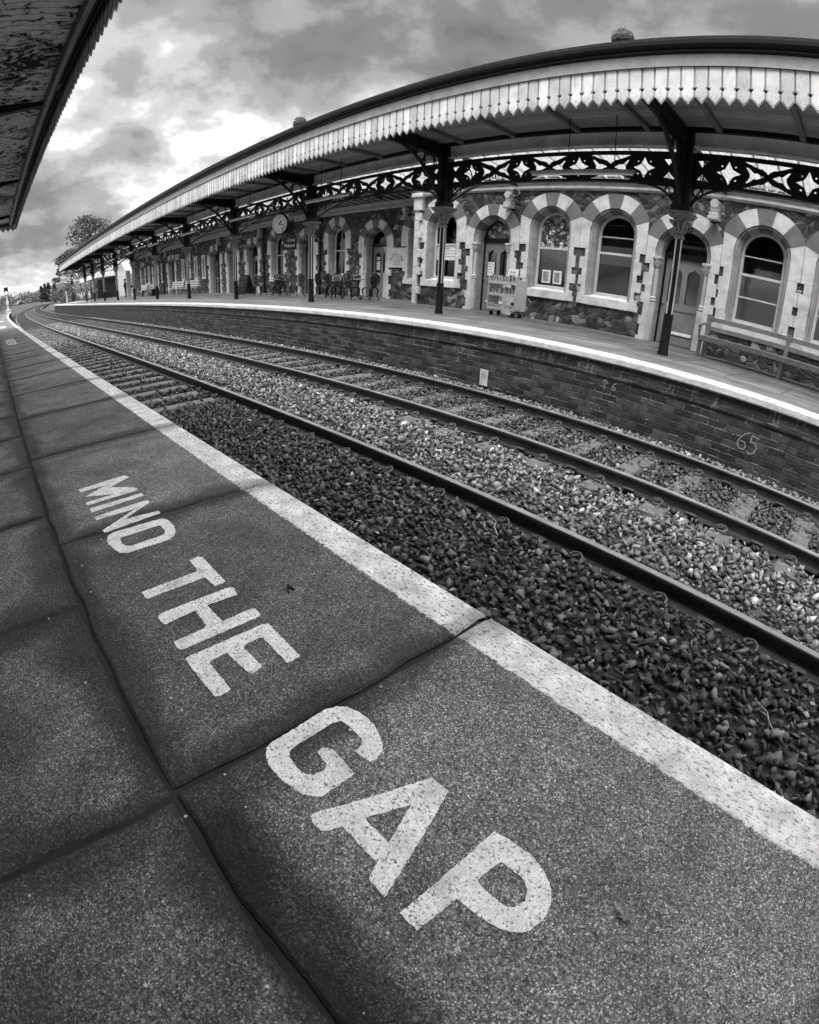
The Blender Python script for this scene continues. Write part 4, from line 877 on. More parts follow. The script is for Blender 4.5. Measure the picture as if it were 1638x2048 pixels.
def quoins(s, cz, z0, Rin, parent, Mx, zlow=.42, wide=.93, wmin=.765, left=True, right=True, merge=None):
    for sx, ok in ((-1, left), (1, right)):
      if not ok: continue
      b = MB(); z = cz-zlow-.006; i = 0
      hs = [.21, .3, .17, .24, .32, .2, .27, .22, .3, .25]
      while z > z0+.02:
        h = min(hs[i % 10], z-z0); zb = z-h
        wd = (wide if i % 2 else wmin)+((i*7+(sx > 0)*3) % 5)*.012
        if z-.02 < z0+.4: wd = max(wd, .82)
        wd = min(wd, LIM[0 if sx < 0 else 1])
        b.bbox(min(sx*Rin, sx*wd), max(sx*Rin, sx*wd), -.035, .02, zb+.0015, z-.001, .0025)
        z = zb; i += 1
      b.xf(Mx); b.build('quoin_stones', M['light'], parent)
WPROF = [(.62, -.035), (.62, .0), (.602, .012), (.588, -.012), (.568, -.004), (.556, .045), (.545, .06), (.528, .045), (.512, .065), (.502, .12), (.492, .15), (.492, .30)]
DPROF = [(.655, -.035), (.655, .0), (.64, .01), (.628, -.012), (.61, .0), (.60, .05), (.585, .055), (.565, .03), (.545, .05), (.53, .12), (.53, .42)]
def glass_pane(pts, y, parent, Mx, mat='glass', name='glass'):
    b = MB(); b.plate(pts, [], y, y+.006); b.xf(Mx); return b.build(name, M[mat], parent)
def arched(w, z0, cz, n=14): return [(-w, z0)]+arcpts(w, pi, 0, n, cz)+[(w, z0)]
CENT = {}
def setlim(cx, yf, s):
    for i, sg_ in ((0, -1), (1, 1)):
        LIM[i] = 9
        for c in CENT[yf]:
            if c != cx and (c-cx)*sg_ > 0: LIM[i] = min(LIM[i], abs(c-cx)/2/s-.005)
def window(cx, yf, kind='plain', s=1., cz=2.41, z0=.60, lab=None, left=True, right=True, wide=.85):
    setlim(cx, yf, s); Mx = OM(cx, yf) @ Matrix.Scale(s, 4, (1, 0, 0)); czl = cz
    b = MB()                                                      # timber sash frame is the window itself
    yy = .24
    sweep_arch(b, [(.49, yy), (.49, yy-.02), (.45, yy-.02), (.43, yy+.01), (.43, yy+.05)], czl, z0+.24, mids=0)
    b.box(-.44, .44, yy-.02, yy+.05, z0+.24, z0+.34)
    mz = 1.93
    b.bbox(-.44, .44, yy-.015, yy+.05, mz-.03, mz+.03, .005)
    if kind in ('cafe', 'blind'): b.box(-.43, .43, yy+.0, yy+.04, mz+.40, mz+.425)
    if kind == 'cafe': b.box(-.43, .43, yy, yy+.04, 1.42, 1.455)
    if kind == 'casement': b.box(-.012, .012, yy, yy+.04, z0+.3, cz+.42)
    b.xf(Mx); wn = b.build('window', [M['frame']], sb, smooth=False)
    if lab: wn['label'] = lab
    b = MB(); sweep_arch(b, WPROF, czl, z0+.2); b.xf(Mx); b.build('stone_moulding', [M['mould'], M['grey']], wn, smooth=True, sharp=50)  # greyer stone here stands in for the shading of the recessed mouldings
    voussoirs(s, czl, .62, .98, wn, Mx); quoins(s, czl, z0+.0, .615, wn, Mx, left=left, right=right, wide=wide, wmin=.79 if wide > .89 else .70)
    b = MB(); b.add([(-.52, .26, z0+.27), (.52, .26, z0+.27), (.62, -.03, z0+.2), (-.62, -.03, z0+.2), (-.62, -.045, z0), (.62, -.045, z0), (-.62, .02, z0), (.62, .02, z0)], [(3, 2, 1, 0), (4, 5, 2, 3), (6, 7, 5, 4)])
    for sx in (-1, 1): lw = min(.81, LIM[0 if sx < 0 else 1]-.006); b.bbox(min(sx*.62, sx*lw), max(sx*.62, sx*lw), -.042, .02, z0, z0+.27, .008); b.add([(sx*.50, .3, z0+.2), (sx*.62, -.035, z0+.2), (sx*.70, -.036, z0+.55), (sx*.53, .1, z0+.6), (sx*.50, .3, z0+.6)], [(0, 1, 2, 3, 4)])
    b.xf(Mx); b.build('sill', M['light'], wn)
    if kind == 'stained':
        glass_pane([(-.43, mz)]+arcpts(.43, pi, 0, 14, czl)+[(.43, mz)], yy+.02, wn, Mx, 'stained', 'stained_glass'); glass_pane([(-.43, z0+.34), (.43, z0+.34), (.43, mz), (-.43, mz)], yy+.02, wn, Mx)
        b = MB()
        for q in range(7): b.box(-.43+q*.143-.004, -.43+q*.143+.004, yy+.012, yy+.02, mz+.03, mz+.3)
        for z in (mz+.12, mz+.21, mz+.3): b.box(-.43, .43, yy+.012, yy+.02, z-.004, z+.004)
        for sx in (-1, 1):
            b.tube([(0, yy+.01, mz+.36), (sx*.17, yy+.01, mz+.5), (sx*.27, yy+.01, mz+.64), (sx*.2, yy+.01, mz+.75), (sx*.08, yy+.01, mz+.7), (sx*.06, yy+.01, mz+.6)], .011, 5); b.tube([(sx*.03, yy+.01, mz+.34), (sx*.2, yy+.01, mz+.36), (sx*.33, yy+.01, mz+.42), (sx*.3, yy+.01, mz+.5), (sx*.22, yy+.01, mz+.47)], .009, 5)
        b.xf(Mx); b.build('leading', M['black'], wn)
    else: glass_pane(arched(.43, z0+.34, czl), yy+.02, wn, Mx)
    if kind == 'cafe':
        b = MB(); b.box(-.43, .43, yy+.06, yy+.07, z0+.3, mz); b.xf(Mx); b.build('blind', M['blind'], wn)
    if kind == 'blind':
        b = MB(); b.box(-.43, .43, yy+.06, yy+.07, mz-.27, mz); b.xf(Mx); b.build('blind', M['blind'], wn)
    if kind in ('casement', 'curtain'):
        b = MB()
        for sx in (-1, 1): b.plate([(sx*.43, z0+.3), (sx*.43, cz+.1), (sx*.2, cz+.3), (sx*.26, z0+.3)][::sx], [], .5, .52)
        b.xf(Mx); b.build('curtain', M['blind'], wn)
    return wn
def door(cx, yf, kind='cafe', cz=2.12, s=1., lab=None, left=True, right=True, fan='glass', leafm='door'):
    setlim(cx, yf, s); Mx = OM(cx, yf) @ Matrix.Scale(s, 4, (1, 0, 0)); yy = .34; w = .50; zt = 2.02
    b = MB(); 
    def goth(x0, x1, z0, z1): 
        m = (x0+x1)/2; return [(x0, z0), (x1, z0), (x1, z1-.16), (x1-.03, z1-.1), (m+.03, z1-.05), (m, z1), (m-.03, z1-.05), (x0+.03, z1-.1), (x0, z1-.16)]
    if kind != 'open':
        b.plate([(-w, .02), (w, .02), (w, zt), (-w, zt)], [goth(-.38, -.06, 1.0, 1.85), goth(.06, .38, 1.0, 1.85), [(-.38, .2), (.38, .2), (.38, .82), (-.38, .82)]], yy, yy+.05)
        b.box(-.38, .38, yy+.018, yy+.03, .2, .82)
        for x0_, x1_ in ((-.38, -.06), (.06, .38)):
            g_ = goth(x0_, x1_, 1.0, 1.85); b.tube([(p[0], yy, p[1]) for p in g_]+[(g_[0][0], yy, g_[0][1])], .012, 4, False)
    else: b.box(-w, -w+.05, yy, yy+.05, 0, zt)
    b.xf(Mx); dn = b.build('door', M[leafm], sb)
    if lab: dn['label'] = lab
    b = MB(); b.box(-.53, .53, yy-.05, yy+.06, zt+.01, zt+.13); sweep_arch(b, [(.532, yy-.03), (.50, yy-.03), (.485, yy)], cz, 0, mids=0); b.xf(Mx); b.build('door_frame', M['black'], dn)
    b = MB(); sweep_arch(b, DPROF, cz, 0); b.xf(Mx); b.build('stone_moulding', [M['mould'], M['grey']], dn, smooth=True, sharp=50)  # same greyed moulding tone, shading put into the colour
    voussoirs(s, cz, .655, .98, dn, Mx, .32); quoins(s, cz, 0, .65, dn, Mx, .32, left=left, right=right, wide=.87, wmin=.76)
    if kind != 'open':
        glass_pane([(-.38, 1.0), (.38, 1.0), (.38, 1.86), (-.38, 1.86)], yy+.03, dn, Mx)
        glass_pane([(-.49, zt+.13)]+arcpts(.49, pi-.04, .04, 14, cz)+[(.49, zt+.13)], yy+.02, dn, Mx, 'stained' if fan == 'stained' else 'glass', 'fanlight')
        b = MB(); b.lathe([(0, -.03), (.025, -.025), (.03, 0), (.012, .01), (.012, .04)], n=10, cap=False); b.xf(Matrix.Translation((-.44, yy-.03, .95)) @ Matrix.Rotation(pi/2, 4, 'X')); b.xf(Mx); b.build('door_knob', M['steel'], dn)
        b = MB(); b.bbox(-.36, .36 if kind == 'cafe' else -.1, yy-.012, yy, .26 if kind == 'cafe' else .9, .33 if kind == 'cafe' else .95, .004); b.xf(Mx); b.build('kick_strip', M['white'], dn)
    if kind == 'cafe' or kind == 'shaft' or kind == 'open2':
        for sx in (-1, 1):
            b = MB()
            b.lathe([(.045, .98), (.045, 1.75)], (sx*.585, .03), 12); b.lathe([(.05, .92), (.085, .94), (.085, .965), (.055, .975), (.055, .99), (.068, 1.0), (.068, 1.03), (.048, 1.05)], (sx*.585, .02), 14)
            b.lathe([(.045, 1.73), (.06, 1.75), (.05, 1.77), (.055, 1.82), (.095, 1.92), (.09, 1.93)], (sx*.585, .02), 14); b.bbox(sx*.585-.1, sx*.585+.1, -.075, .12, 1.925, 1.985, .01)
            for q in range(8): a = 2*pi*q/8; b.tube([(sx*.585+.055*cos(a), .02+.055*sin(a), 1.78), (sx*.585+.085*cos(a), .02+.085*sin(a), 1.87), (sx*.585+.1*cos(a), .02+.1*sin(a), 1.84)], .018, 5)
            b.bbox(sx*.585-.075, sx*.585+.075, -.05, .08, 0, .92, .02)
            b.xf(Mx); b.build('jamb_shaft', M['mid'], dn, smooth=True, sharp=35)
    return dn
OPEN = []
CENT[YB1] = [-.5, -2.27, -5.8, -7.57, -11.35, 1.3, -4.03, -9.43]; CENT[YB2] = [-13.62, -18.58, -23.65, -16.07, -20.95, -26.4, -29.05, -31.7, -40.6, -45.2, -49.5]
def reg(cx, yf, s, cz, z0): OPEN.append((cx, yf, s, cz, z0))
# right-hand range, plane YB1
for cx, kd, lb in ((-.50, 'cafe', 'arched sash window cut off by the right edge of the photo'), (-2.27, 'cafe', 'arched sash window with pale blind above the wooden bench'), (-5.80, 'blind', 'arched sash window right of the paired notices'), (-7.57, 'stained', 'arched window with leaded stained glass above two white notices'), (-11.35, 'plain', 'arched window with a pale sale poster behind the iron column'), (1.3, 'cafe', 'arched sash window outside the right edge')):
    window(cx, YB1, kd, lab=lb, wide=.9 if cx in (-.5, -2.27) else .81); reg(cx, YB1, 1, 2.41, .6)
door(-4.03, YB1, 'cafe', lab='grey double-arched door behind the nearest iron column'); reg(-4.03, YB1, 1, 2.12, 0)
door(-9.43, YB1, 'cafe', lab='grey panelled door with stained fanlight behind the book trolley', fan='stained'); reg(-9.43, YB1, 1, 2.12, 0)
# set-back range, plane YB2
for cx, kd, s, lb in ((-13.62, 'plain', 1, 'arched window half hidden by the projecting corner'), (-18.58, 'casement', .98, 'arched window above the metal chairs'), (-23.65, 'casement', 1.02, 'arched window behind the hanging clock')):
    window(cx, YB2, kd, s, lab=lb); reg(cx, YB2, s, 2.41, .6)
for cx, kd, s, lb in ((-16.07, 'shaft', 1.05, 'narrow open-arched tea room door left of the white plaque'), (-20.95, 'shaft', 1, 'arched door behind the second iron column'), (-26.4, 'shaft', 1.05, 'arched door right of the chalkboard'), (-29.05, 'shaft', 1.05, 'arched door behind the fourth iron column'), (-31.7, 'plain', 1.25, 'wide arched doorway right of the long twin bench'), (-40.6, 'open', 1.3, 'dark open archway left of the long twin bench'), (-45.2, 'plain', 1.1, 'arched door behind the seated person'), (-49.5, 'open', 1.1, 'dark arch behind the standing person')):
    door(cx, YB2, kd, 2.12, s, lab=lb); reg(cx, YB2, s, 2.12, 0)
for cx in (-33.6, -35.1, -37.8, -43.0, -47.3):                       # slender lancet windows
    Mx = OM(cx, YB2); b = MB(); b.plate([(-.3, .95), (.3, .95), (.3, 2.55), (-.3, 2.55)], [[(-.14, 1.1), (.14, 1.1), (.14, 2.3), (0, 2.45), (-.14, 2.3)]], -.04, .03); b.xf(Mx); o = b.build('lancet_window', M['light'], sb)
    b = MB(); b.box(-.16, .16, .1, .12, 1.1, 2.46); b.xf(Mx); b.build('pane', M['dark'], o)
# walls with openings cut through
def wall(x0, x1, yf, zt, name='wall'):
    segs = []; n = max(1, int((x1-x0)/4)) if x0 < -15 else 1
    hs = []
    for (cx, y_, s, cz, z0) in OPEN:
        if y_ == yf and x0 < cx < x1: hs.append([(cx+p*s, z) for p, z in [(-.66, z0+(.02 if z0 else .002))]+arcpts(.66, pi, 0, 16, cz)+[(.66, z0+(.02 if z0 else .002))]])
    st = [x0+(x1-x0)*i/24 for i in range(25)] if x0 < -15 else [x0, x1]
    outer = [(x, -.02) for x in st]+[(x, zt) for x in st[::-1]]
    b = MB(); b.plate(outer, hs, yf, None); b.v = [(x, y+bend(x), z) for x, y, z in b.v]
    return b.build(name, M['stone'], sb)
wall(-12.4, 6, YB1, 3.9); wall(-54, -12.4, YB2, 3.9)
b = MB(); b.quad((-12.4, YB1, 0), (-12.4, YB2, 0), (-12.4, YB2, 3.9), (-12.4, YB1, 3.9)); b.build('return_wall', M['stone'], sb)
b = MB(); z = 0; i = 0
while z < 2.95:
    h = [.32, .26, .36, .24][i % 4]; wR = .24 if i % 2 else .12
    b.bbox(-12.47, -12.4+wR, YB1-.10, YB1+(.3 if i % 2 else .45), z+.003, min(z+h, 3.0)-.003, .01); z += h; i += 1
b.bbox(-12.5, -12.12, YB1-.14, YB1+.3, 3.0, 3.5, .02); b.bbox(-12.55, -12.07, YB1-.2, YB1+.3, 3.42, 3.56, .02); b.build('corner_quoins', M['light'], sb)
for (xa, xb, yf) in ((-12.55, 6, YB1), (-54, -12.3, YB2)):
    b = MB(); b.sweepx([(yf, 3.45), (yf-.05, 3.46), (yf-.09, 3.50), (yf-.085, 3.55), (yf-.05, 3.565), (yf-.04, 3.60), (yf-.1, 3.63), (yf-.15, 3.67), (yf-.16, 3.73), (yf-.05, 3.76), (yf+.1, 3.78)], xs_range(xa, xb, 2), closed=False)
    b.build('cornice', M['mid'], sb, smooth=True, sharp=30)
for x0 in COLX:                                                      # carved corbels that take the arms
    yf = YB1 if x0 > -12.4 else YB2
    if x0 < -54: continue
    Mx = OM(x0-.18, yf); b = MB(); b.bbox(-.11, .11, -.22, .02, 3.02, 3.12, .015); b.bbox(-.1, .1, -.18, .02, 3.12, 3.3, .04); b.tube([(0, -.2, 3.32), (0, .0, 3.32)], .1, 12); b.bbox(-.12, .12, -.26, .02, 2.95, 3.02, .01); b.xf(Mx); b.build('corbel', M['mid'], sb)
# rooms behind, roof and chimneys
b = MB()
for (xa, xb, yf) in ((-12.38, 6, YB1), (-54, -12.42, YB2)):
    ya = yf+.45; X_ = xs_range(xa, xb, 3); b.sweepx([(ya, .0), (yf+4.2, .0), (yf+4.2, 3.6), (ya, 3.6)], X_, closed=False)
    b.quad((xa, ya+bend(xa), 0), (xa, yf+4.2+bend(xa), 0), (xa, yf+4.2+bend(xa), 3.6), (xa, ya+bend(xa), 3.6)); b.quad((xb, ya, 0), (xb, yf+4.2, 0), (xb, yf+4.2, 3.6), (xb, ya, 3.6))
b.build('interior_wall', M['room'], sb)
b = MB()
for x in (-3.1, -4.9, -8.5, -10.4): b.box(x-.05, x+.05, YB1+.45, YB1+4.2, 0, 3.6)
b.build('partition', M['room'], sb)
b = MB(); b.bbox(-5.95, -5.72, 12.0, 12.2, .95, 1.5, .02); b.bbox(-7.3, -7.1, 15.2, 15.26, 1.3, 1.75, .01); b.build('wall_phone', M['black'], sb)
b = MB(); b.sweepx([(YB1-.02, 3.9), (YB1+1.2, 5.1), (YB1+6, 7.0), (YB1+12, 3.9)], xs_range(-54, 6, 3), closed=True); b.build('roof', M['slate'], sb)
for (x, y, sc_) in ((-7.22, 14, 1.0), (-24.2, 14, 1.0)):
    b = MB(); b.bbox(x-.5, x+.5, y-.35, y+.35, 5.0, 8.25, .03); b.lathe([(.34, 8.25), (.34, 8.45), (.28, 8.5), (.27, 8.9), (.36, 8.95), (.37, 9.02), (.36, 9.12), (.3, 9.3), (.2, 9.4), (0, 9.42)], (x, y+bend(x)), 8)
    b.build('chimney', M['stone'], sb)
# small things fixed to or standing by the walls
def wallbox(name, cx, yf, x0, x1, z0, z1, d, mat, label, cat, texts=(), tm='ink', grp=None, be=.01):
    t_ = thing(name, (cx, yf, 0), 0, label, cat, grp)
    b = MB(); b.bbox(x0, x1, -d, -.001, z0, z1, be); b.build('panel', M[mat], t_)
    if texts:
        b = MB()
        for (s_, sz, x, z, ang) in texts: add_text(b, s_, sz, x, z, -d-.003, ang=ang)
        b.build('lettering', M[tm], t_)
    return t_
arc = 'LADY FOLEYS TEA ROOM'; at_ = []
for i, ch in enumerate(arc):
    u = (i-(len(arc)-1)/2)/((len(arc)-1)/2); a = u*radians(62); at_.append((ch, .085, .36*sin(a)*1.0, 1.30+.40*cos(a), -a*.9))
wallbox('plaque', -14.8, YB2, -.47, .47, 1.19, 1.94, .04, 'light', 'large white square plaque lettered for the tea room on the stone wall', 'sign', at_+[('AND', .05, 0, 1.66, 0), ('WAITING ROOM', .075, 0, 1.575, 0), ('OPENED TO CUSTOMERS', .066, 0, 1.485, 0), ('THE MEETING', .066, 0, 1.40, 0), ('1ST JUNE 1984', .066, 0, 1.315, 0)])
def poster(cx, yf, x0, x1, z0, z1, y, label, lines=5, head=None, name='poster', grp=None):
    t_ = thing(name, (cx, yf, 0), 0, label, 'poster', grp); b = MB(); b.box(x0, x1, y, y+.004, z0, z1); b.build('sheet', M['paper'], t_)
    b = MB(); n = lines; z = z1-.05
    if head: add_text(b, head, (z1-z0)*.22, (x0+x1)/2, z1-(z1-z0)*.17, y-.003); z = z1-(z1-z0)*.35
    for i in range(n):
        zz_ = z-(z-z0-.03)*i/n; b.box(x0+.03, x1-.03-(i*37 % 5)*.015, y-.002, y, zz_-.012, zz_)
    b.build('print', M['ink'], t_); return t_
poster(-7.57, YB1, -.30, -.04, 1.0, 1.35, .25, 'left one of two white notices in the stained glass window', 12, grp=None)
poster(-7.57, YB1, .04, .30, 1.0, 1.35, .25, 'right one of two white notices in the stained glass window', 12)
poster(-9.43, YB1, -.36, -.12, 1.05, 1.45, .33, 'upright printed poster in the left pane of the door behind the trolley', 4)
poster(-11.35, YB1, -.4, .42, 1.45, 1.9, .25, 'wide pale sale poster in the window beside the second iron column', 3, 'Sgean')
poster(-16.07, YB2, -.3, -.1, 1.1, 1.45, .33, 'lower white notice in the tea room door glass', 4); poster(-16.07, YB2, -.3, -.1, 1.5, 1.62, .33, 'upper narrow notice in the tea room door glass', 1)
poster(-26.4, YB2, -.05, .18, 1.1, 1.5, .33, 'white notice in the arched door right of the chalkboard', 4)
wallbox('number_sign', -39.1, YB2, -.4, .4, 2.55, 3.0, .05, 'mid', 'square platform number sign reading 1 beside the dark archway', 'sign', [('1', .4, 0, 2.77, 0)])
wallbox('notice_board', -36.45, YB2, -.3, .3, 2.3, 3.0, .04, 'paper', 'upper white notice above the long twin bench', 'notice', [('i', .4, 0, 2.65, 0)])
wallbox('notice_board', -36.45, YB2, -.3, .3, 1.1, 1.8, .04, 'paper', 'lower white notice just above the long twin bench', 'notice')
for (x, yf, z, lb) in ((-8.62, YB1, 3.38, 'round loudspeaker under the cornice between door and stained glass window'), (-14.0, YB2, 3.12, 'round loudspeaker beside the projecting corner of the building'), (-19.8, YB2, 2.45, 'small round loudspeaker low on the wall behind the second column')):
    t_ = thing('loudspeaker', (x, yf-.12, z), 0, lb, 'loudspeaker'); b = MB(); b.tube([(0, .1, 0), (0, -.02, 0), (.06, -.14, -.02), (.1, -.2, -.03)], [.05, .07, .1, .11], 12); b.build('horn', M['steel'], t_, smooth=True)
    b = MB(); b.tube([(.1, -.2, -.03), (.105, -.21, -.032)], .085, 12); b.build('grille', M['dark'], t_)
for (x, yf, z1, lb) in ((-19.75, YB2, 3.7, 'dark vertical drainpipe right of the second iron column'), (-24.95, YB2, 3.7, 'dark vertical drainpipe left of the clock'), (-42.6, YB2, 3.7, 'dark vertical drainpipe left of the dark archway'), (-30.9, YB2, 3.7, 'dark vertical drainpipe by the wide arched doorway')):
    t_ = thing('drainpipe', (x, yf-.09, 0), 0, lb, 'drainpipe'); b = MB(); b.tube([(0, 0, 0), (0, 0, z1-.3)], .045, 8); b.build('pipe', M['black'], t_, smooth=True)
    b = MB(); b.bbox(-.1, .1, -.08, .08, z1-.5, z1-.28, .02); [b.bbox(-.07, .07, -.05, .09, q, q+.04, .005) for q in (.6, 1.6, 2.6)]; b.build('bracket', M['black'], t_)
# station clock hanging between two columns
ck = thing('station_clock', (-15.9, 8.29, 2.63), 0, 'big round double-sided black clock with roman numerals hanging under the canopy', 'clock')
CA = radians(18); b = MB()
Rm = Matrix.Rotation(CA, 4, 'Z')
b.lathe([(0, -.17), (.33, -.17), (.37, -.15), (.38, -.12), (.36, -.10), (.36, .10), (.38, .12), (.37, .15), (.33, .17), (0, .17)], n=40, cap=False); b.xf(Rm @ Matrix.Rotation(pi/2, 4, 'X')); b.build('case', M['black'], ck, smooth=True)
b = MB(); b.lathe([(0, .0), (.325, .0)], n=40, cap=False); b.xf(Rm @ Matrix.Translation((0, -.173, 0)) @ Matrix.Rotation(pi/2, 4, 'X')); b.build('dial', M['white'], ck)
b = MB(); nums = ['XII', 'I', 'II', 'III', 'IIII', 'V', 'VI', 'VII', 'VIII', 'IX', 'X', 'XI']
for i, n_ in enumerate(nums): a = 2*pi*i/12; add_text(b, n_, .075, .255*sin(a), .255*cos(a), -.176, ang=-a)
b.xf(Rm); b.build('numerals', M['ink'], ck)
b = MB()
for ang, ln, wd in ((2*pi*(1+17/60)/12, .17, .035), (2*pi*17.5/60, .28, .014)):
    s_, c_ = sin(ang), cos(ang); b.add([(-wd/2*c_-.03*s_, -.18, wd/2*s_-.03*c_), (wd/2*c_-.03*s_, -.18, -wd/2*s_-.03*c_), (ln*.6*s_+wd*.8*c_, -.18, ln*.6*c_-wd*.8*s_), (ln*s_, -.18, ln*c_), (ln*.6*s_-wd*.8*c_, -.18, ln*.6*c_+wd*.8*s_)], [(0, 1, 2, 3, 4)])
b.xf(Rm); b.build('hands', M['black'], ck)
b = MB(); b.tube([(-.75, 0, .44), (.75, 0, .44)], .03, 8); b.tube([(-.3, 0, .44), (-.28, 0, .22)], .02, 6); b.tube([(.3, 0, .44), (.28, 0, .22)], .02, 6); b.tube([(-.2, 0, .42), (-.2, 0, .9)], .02, 6); b.tube([(.2, 0, .42), (.2, 0, .9)], .02, 6); b.xf(Rm); b.build('hanging_frame', M['fascia'], ck)
sg = thing('hanging_sign', (-15.37, 8.2, 1.72), radians(10), 'black rectangular station name sign under the clock with pale lettering', 'sign')
b = MB(); b.bbox(-.37, .37, -.02, .02, 0, .46, .006); b.build('board', M['black'], sg)
b = MB(); add_text(b, 'Great', .16, .14, .32, -.024, bold=.006); add_text(b, 'Malvern', .16, .06, .14, -.024, bold=.006); b.bbox(-.31, -.27, -.026, -.022, .2, .3, .003); b.build('lettering', M['white'], sg)
b = MB(); b.tube([(.36, 0, .44), (.62, 0, .62)], .012, 6); b.tube([(-.3, 0, .46), (-.3, 0, .8)], .01, 6); b.build('bracket', M['iron'], sg)

# book trolley
tr = thing('book_trolley', (-8.25, 10.35, 0), radians(-4), 'metal book trolley on castors stacked with second-hand books outside the grey door', 'trolley')
b = MB(); W2, D2 = .46, .22
for sx in (-1, 1): b.bbox(sx*W2-.015, sx*W2+.015, -D2, D2, .17, .98, .008); b.tube([(sx*W2, -D2, .2), (sx*W2, -D2, 1.0), (sx*W2, -D2+.06, 1.05), (sx*W2, D2-.06, 1.05), (sx*W2, D2, 1.0)], .013, 6)
b.build('end_panels', M['tmetal'], tr)
for z in (.17, .53, .84):
    b = MB(); b.bbox(-W2, W2, -D2, D2, z, z+.025, .005); b.bbox(-W2, W2, -D2-.01, -D2+.005, z-.01, z+.06, .004); b.build('shelf', M['tmetal'], tr)
for sx in (-.36, .36):
    for sy in (-.15, .15):
        b = MB(); b.tube([(sx-.02, sy, .06), (sx+.02, sy, .06)], .06, 12); b.build('castor', M['rubber'], tr)
        b = MB(); b.bbox(sx-.03, sx+.03, sy-.03, sy+.03, .1, .17, .005); b.build('castor_fork', M['steel'], tr)
for z, lb in ((.865, 'row of upright books along the top of the trolley'), (.555, 'row of upright books on the middle trolley shelf')):
    t_ = thing('book_row', (-8.25, 10.35, z), radians(-4), lb, 'books'); x = -.42
    for m_ in (0, 1):
        b = MB(); x = -.42+m_*.02; i = 0
        while x < .40:
            wdt = random.uniform(.015, .045); h = random.uniform(.14, .22); lean = random.uniform(-.02, .03)
            if (i % 3 == 0) == bool(m_): b.add([(x, -.18, 0), (x+wdt-.003, -.18, 0), (x+wdt-.003+lean, -.18, h), (x+lean, -.18, h), (x, -.03, 0), (x+wdt-.003, -.03, 0), (x+wdt-.003+lean, -.03, h), (x+lean, -.03, h)], [(0, 1, 2, 3), (5, 4, 7, 6), (3, 2, 6, 7), (1, 5, 6, 2), (4, 0, 3, 7)])
            x += wdt+.001; i += 1
        o = b.build('books', M['book1' if m_ == 0 else 'book2'], t_); o['kind'] = 'stuff'
t_ = thing('book_pile', (-8.25, 10.35, .195), radians(-4), 'untidy flat piles of books on the lowest trolley shelf', 'books')
b = MB(); z = 0
for i in range(16):
    cx = -.36+.19*(i % 5)+random.uniform(-.03, .03); L = i // 5; b.bbox(cx-.09, cx+.09, -.2+random.uniform(0, .03), -.04, L*.035, L*.035+.03, .003)
b.build('books', M['book1'], t_)
t_ = thing('price_sign', (-8.05, 10.3, .87), radians(-4), 'white handwritten card standing on top of the book trolley', 'card'); b = MB(); b.add([(-.17, -.1, .06), (.17, -.1, .06), (.17, .0, .38), (-.17, .0, .38), (-.17, .01, .06), (.17, .01, .06)], [(0, 1, 2, 3), (5, 4, 3, 2)]); b.build('card', M['paper'], t_)
b = MB(); add_text(b, 'Books', .08, 0, .3, -.035); [b.box(-.13, .13-(q*3 % 4)*.02, -.09+.031*0-.022*(3-q)*0-.012, -.085, .12+q*.05, .128+q*.05) for q in range(3)]; b.v = [(x, -.1+(z-.06)*.3125-.004, z) for x, y, z in b.v]; b.build('writing', M['ink'], t_)

# slatted wooden bench at the right
bn = thing('bench', (-1.35, 10.35, 0), 0, 'long plain wooden bench with two back rails against the wall at the right edge', 'bench')
b = MB(); b.bbox(-1.75, 3.2, -.30, .2, .40, .44, .008); b.build('seat', M['tim'], bn); b = MB(); b.bbox(-1.75, 3.2, -.33, -.30, .34, .45, .006); b.build('seat_rail', M['tim'], bn)
for z in (.56, .76): b = MB(); b.bbox(-1.75, 3.2, .2+(z-.5)*.15, .235+(z-.5)*.15, z, z+.10, .008); b.build('back_rail', M['tim'], bn)
for x in (-1.72, .0, 1.6, 3.15):
    b = MB(); b.bbox(x-.035, x+.035, -.27, -.2, 0, .40, .006); b.build('leg', M['tim'], bn); b = MB(); b.add([(x-.04, .16, 0), (x+.04, .16, 0), (x+.04, .22, 0), (x-.04, .22, 0), (x-.04, .185, .9), (x+.04, .185, .9), (x+.04, .3, .9), (x-.04, .3, .9)], [(0, 3, 2, 1), (4, 5, 6, 7), (0, 1, 5, 4), (1, 2, 6, 5), (2, 3, 7, 6), (3, 0, 4, 7)]); b.build('leg', M['tim'], bn)
b = MB(); b.tube([(-1.76, .22, .70), (-1.76, .0, .68), (-1.76, -.22, .66), (-1.76, -.3, .62)], .03, 8); b.tube([(-1.76, -.26, .4), (-1.76, -.24, .5), (-1.76, -.27, .55), (-1.76, -.24, .64)], [.035, .02, .035, .02], 8); b.build('armrest', M['tim'], bn)
def slat_bench(x, y, L, label, m='mid'):
    t_ = thing('slat_bench', (x, y, 0), 0, label, 'bench', None)
    for q in range(3): b = MB(); b.bbox(-L/2, L/2, -.22+q*.14, -.11+q*.14, .43, .46, .006); b.build('seat_slat', M[m], t_)
    for q in range(3): b = MB(); b.bbox(-L/2, L/2, .2+q*.03, .23+q*.03, .52+q*.15, .62+q*.15, .006); b.build('back_slat', M[m], t_)
    for xx in (-L/2+.2, 0, L/2-.2):
        b = MB(); b.tube([(xx, -.2, .42), (xx, -.22, .3), (xx, -.12, .2), (xx, -.1, .1), (xx, -.2, 0)], .025, 6); b.tube([(xx, .12, .42), (xx, .05, .25), (xx, .15, .12), (xx, .22, 0)], .025, 6); b.tube([(xx, .12, .42), (xx, .22, .6), (xx, .3, .95)], .022, 6); b.build('leg', M['steel'], t_)
    return t_
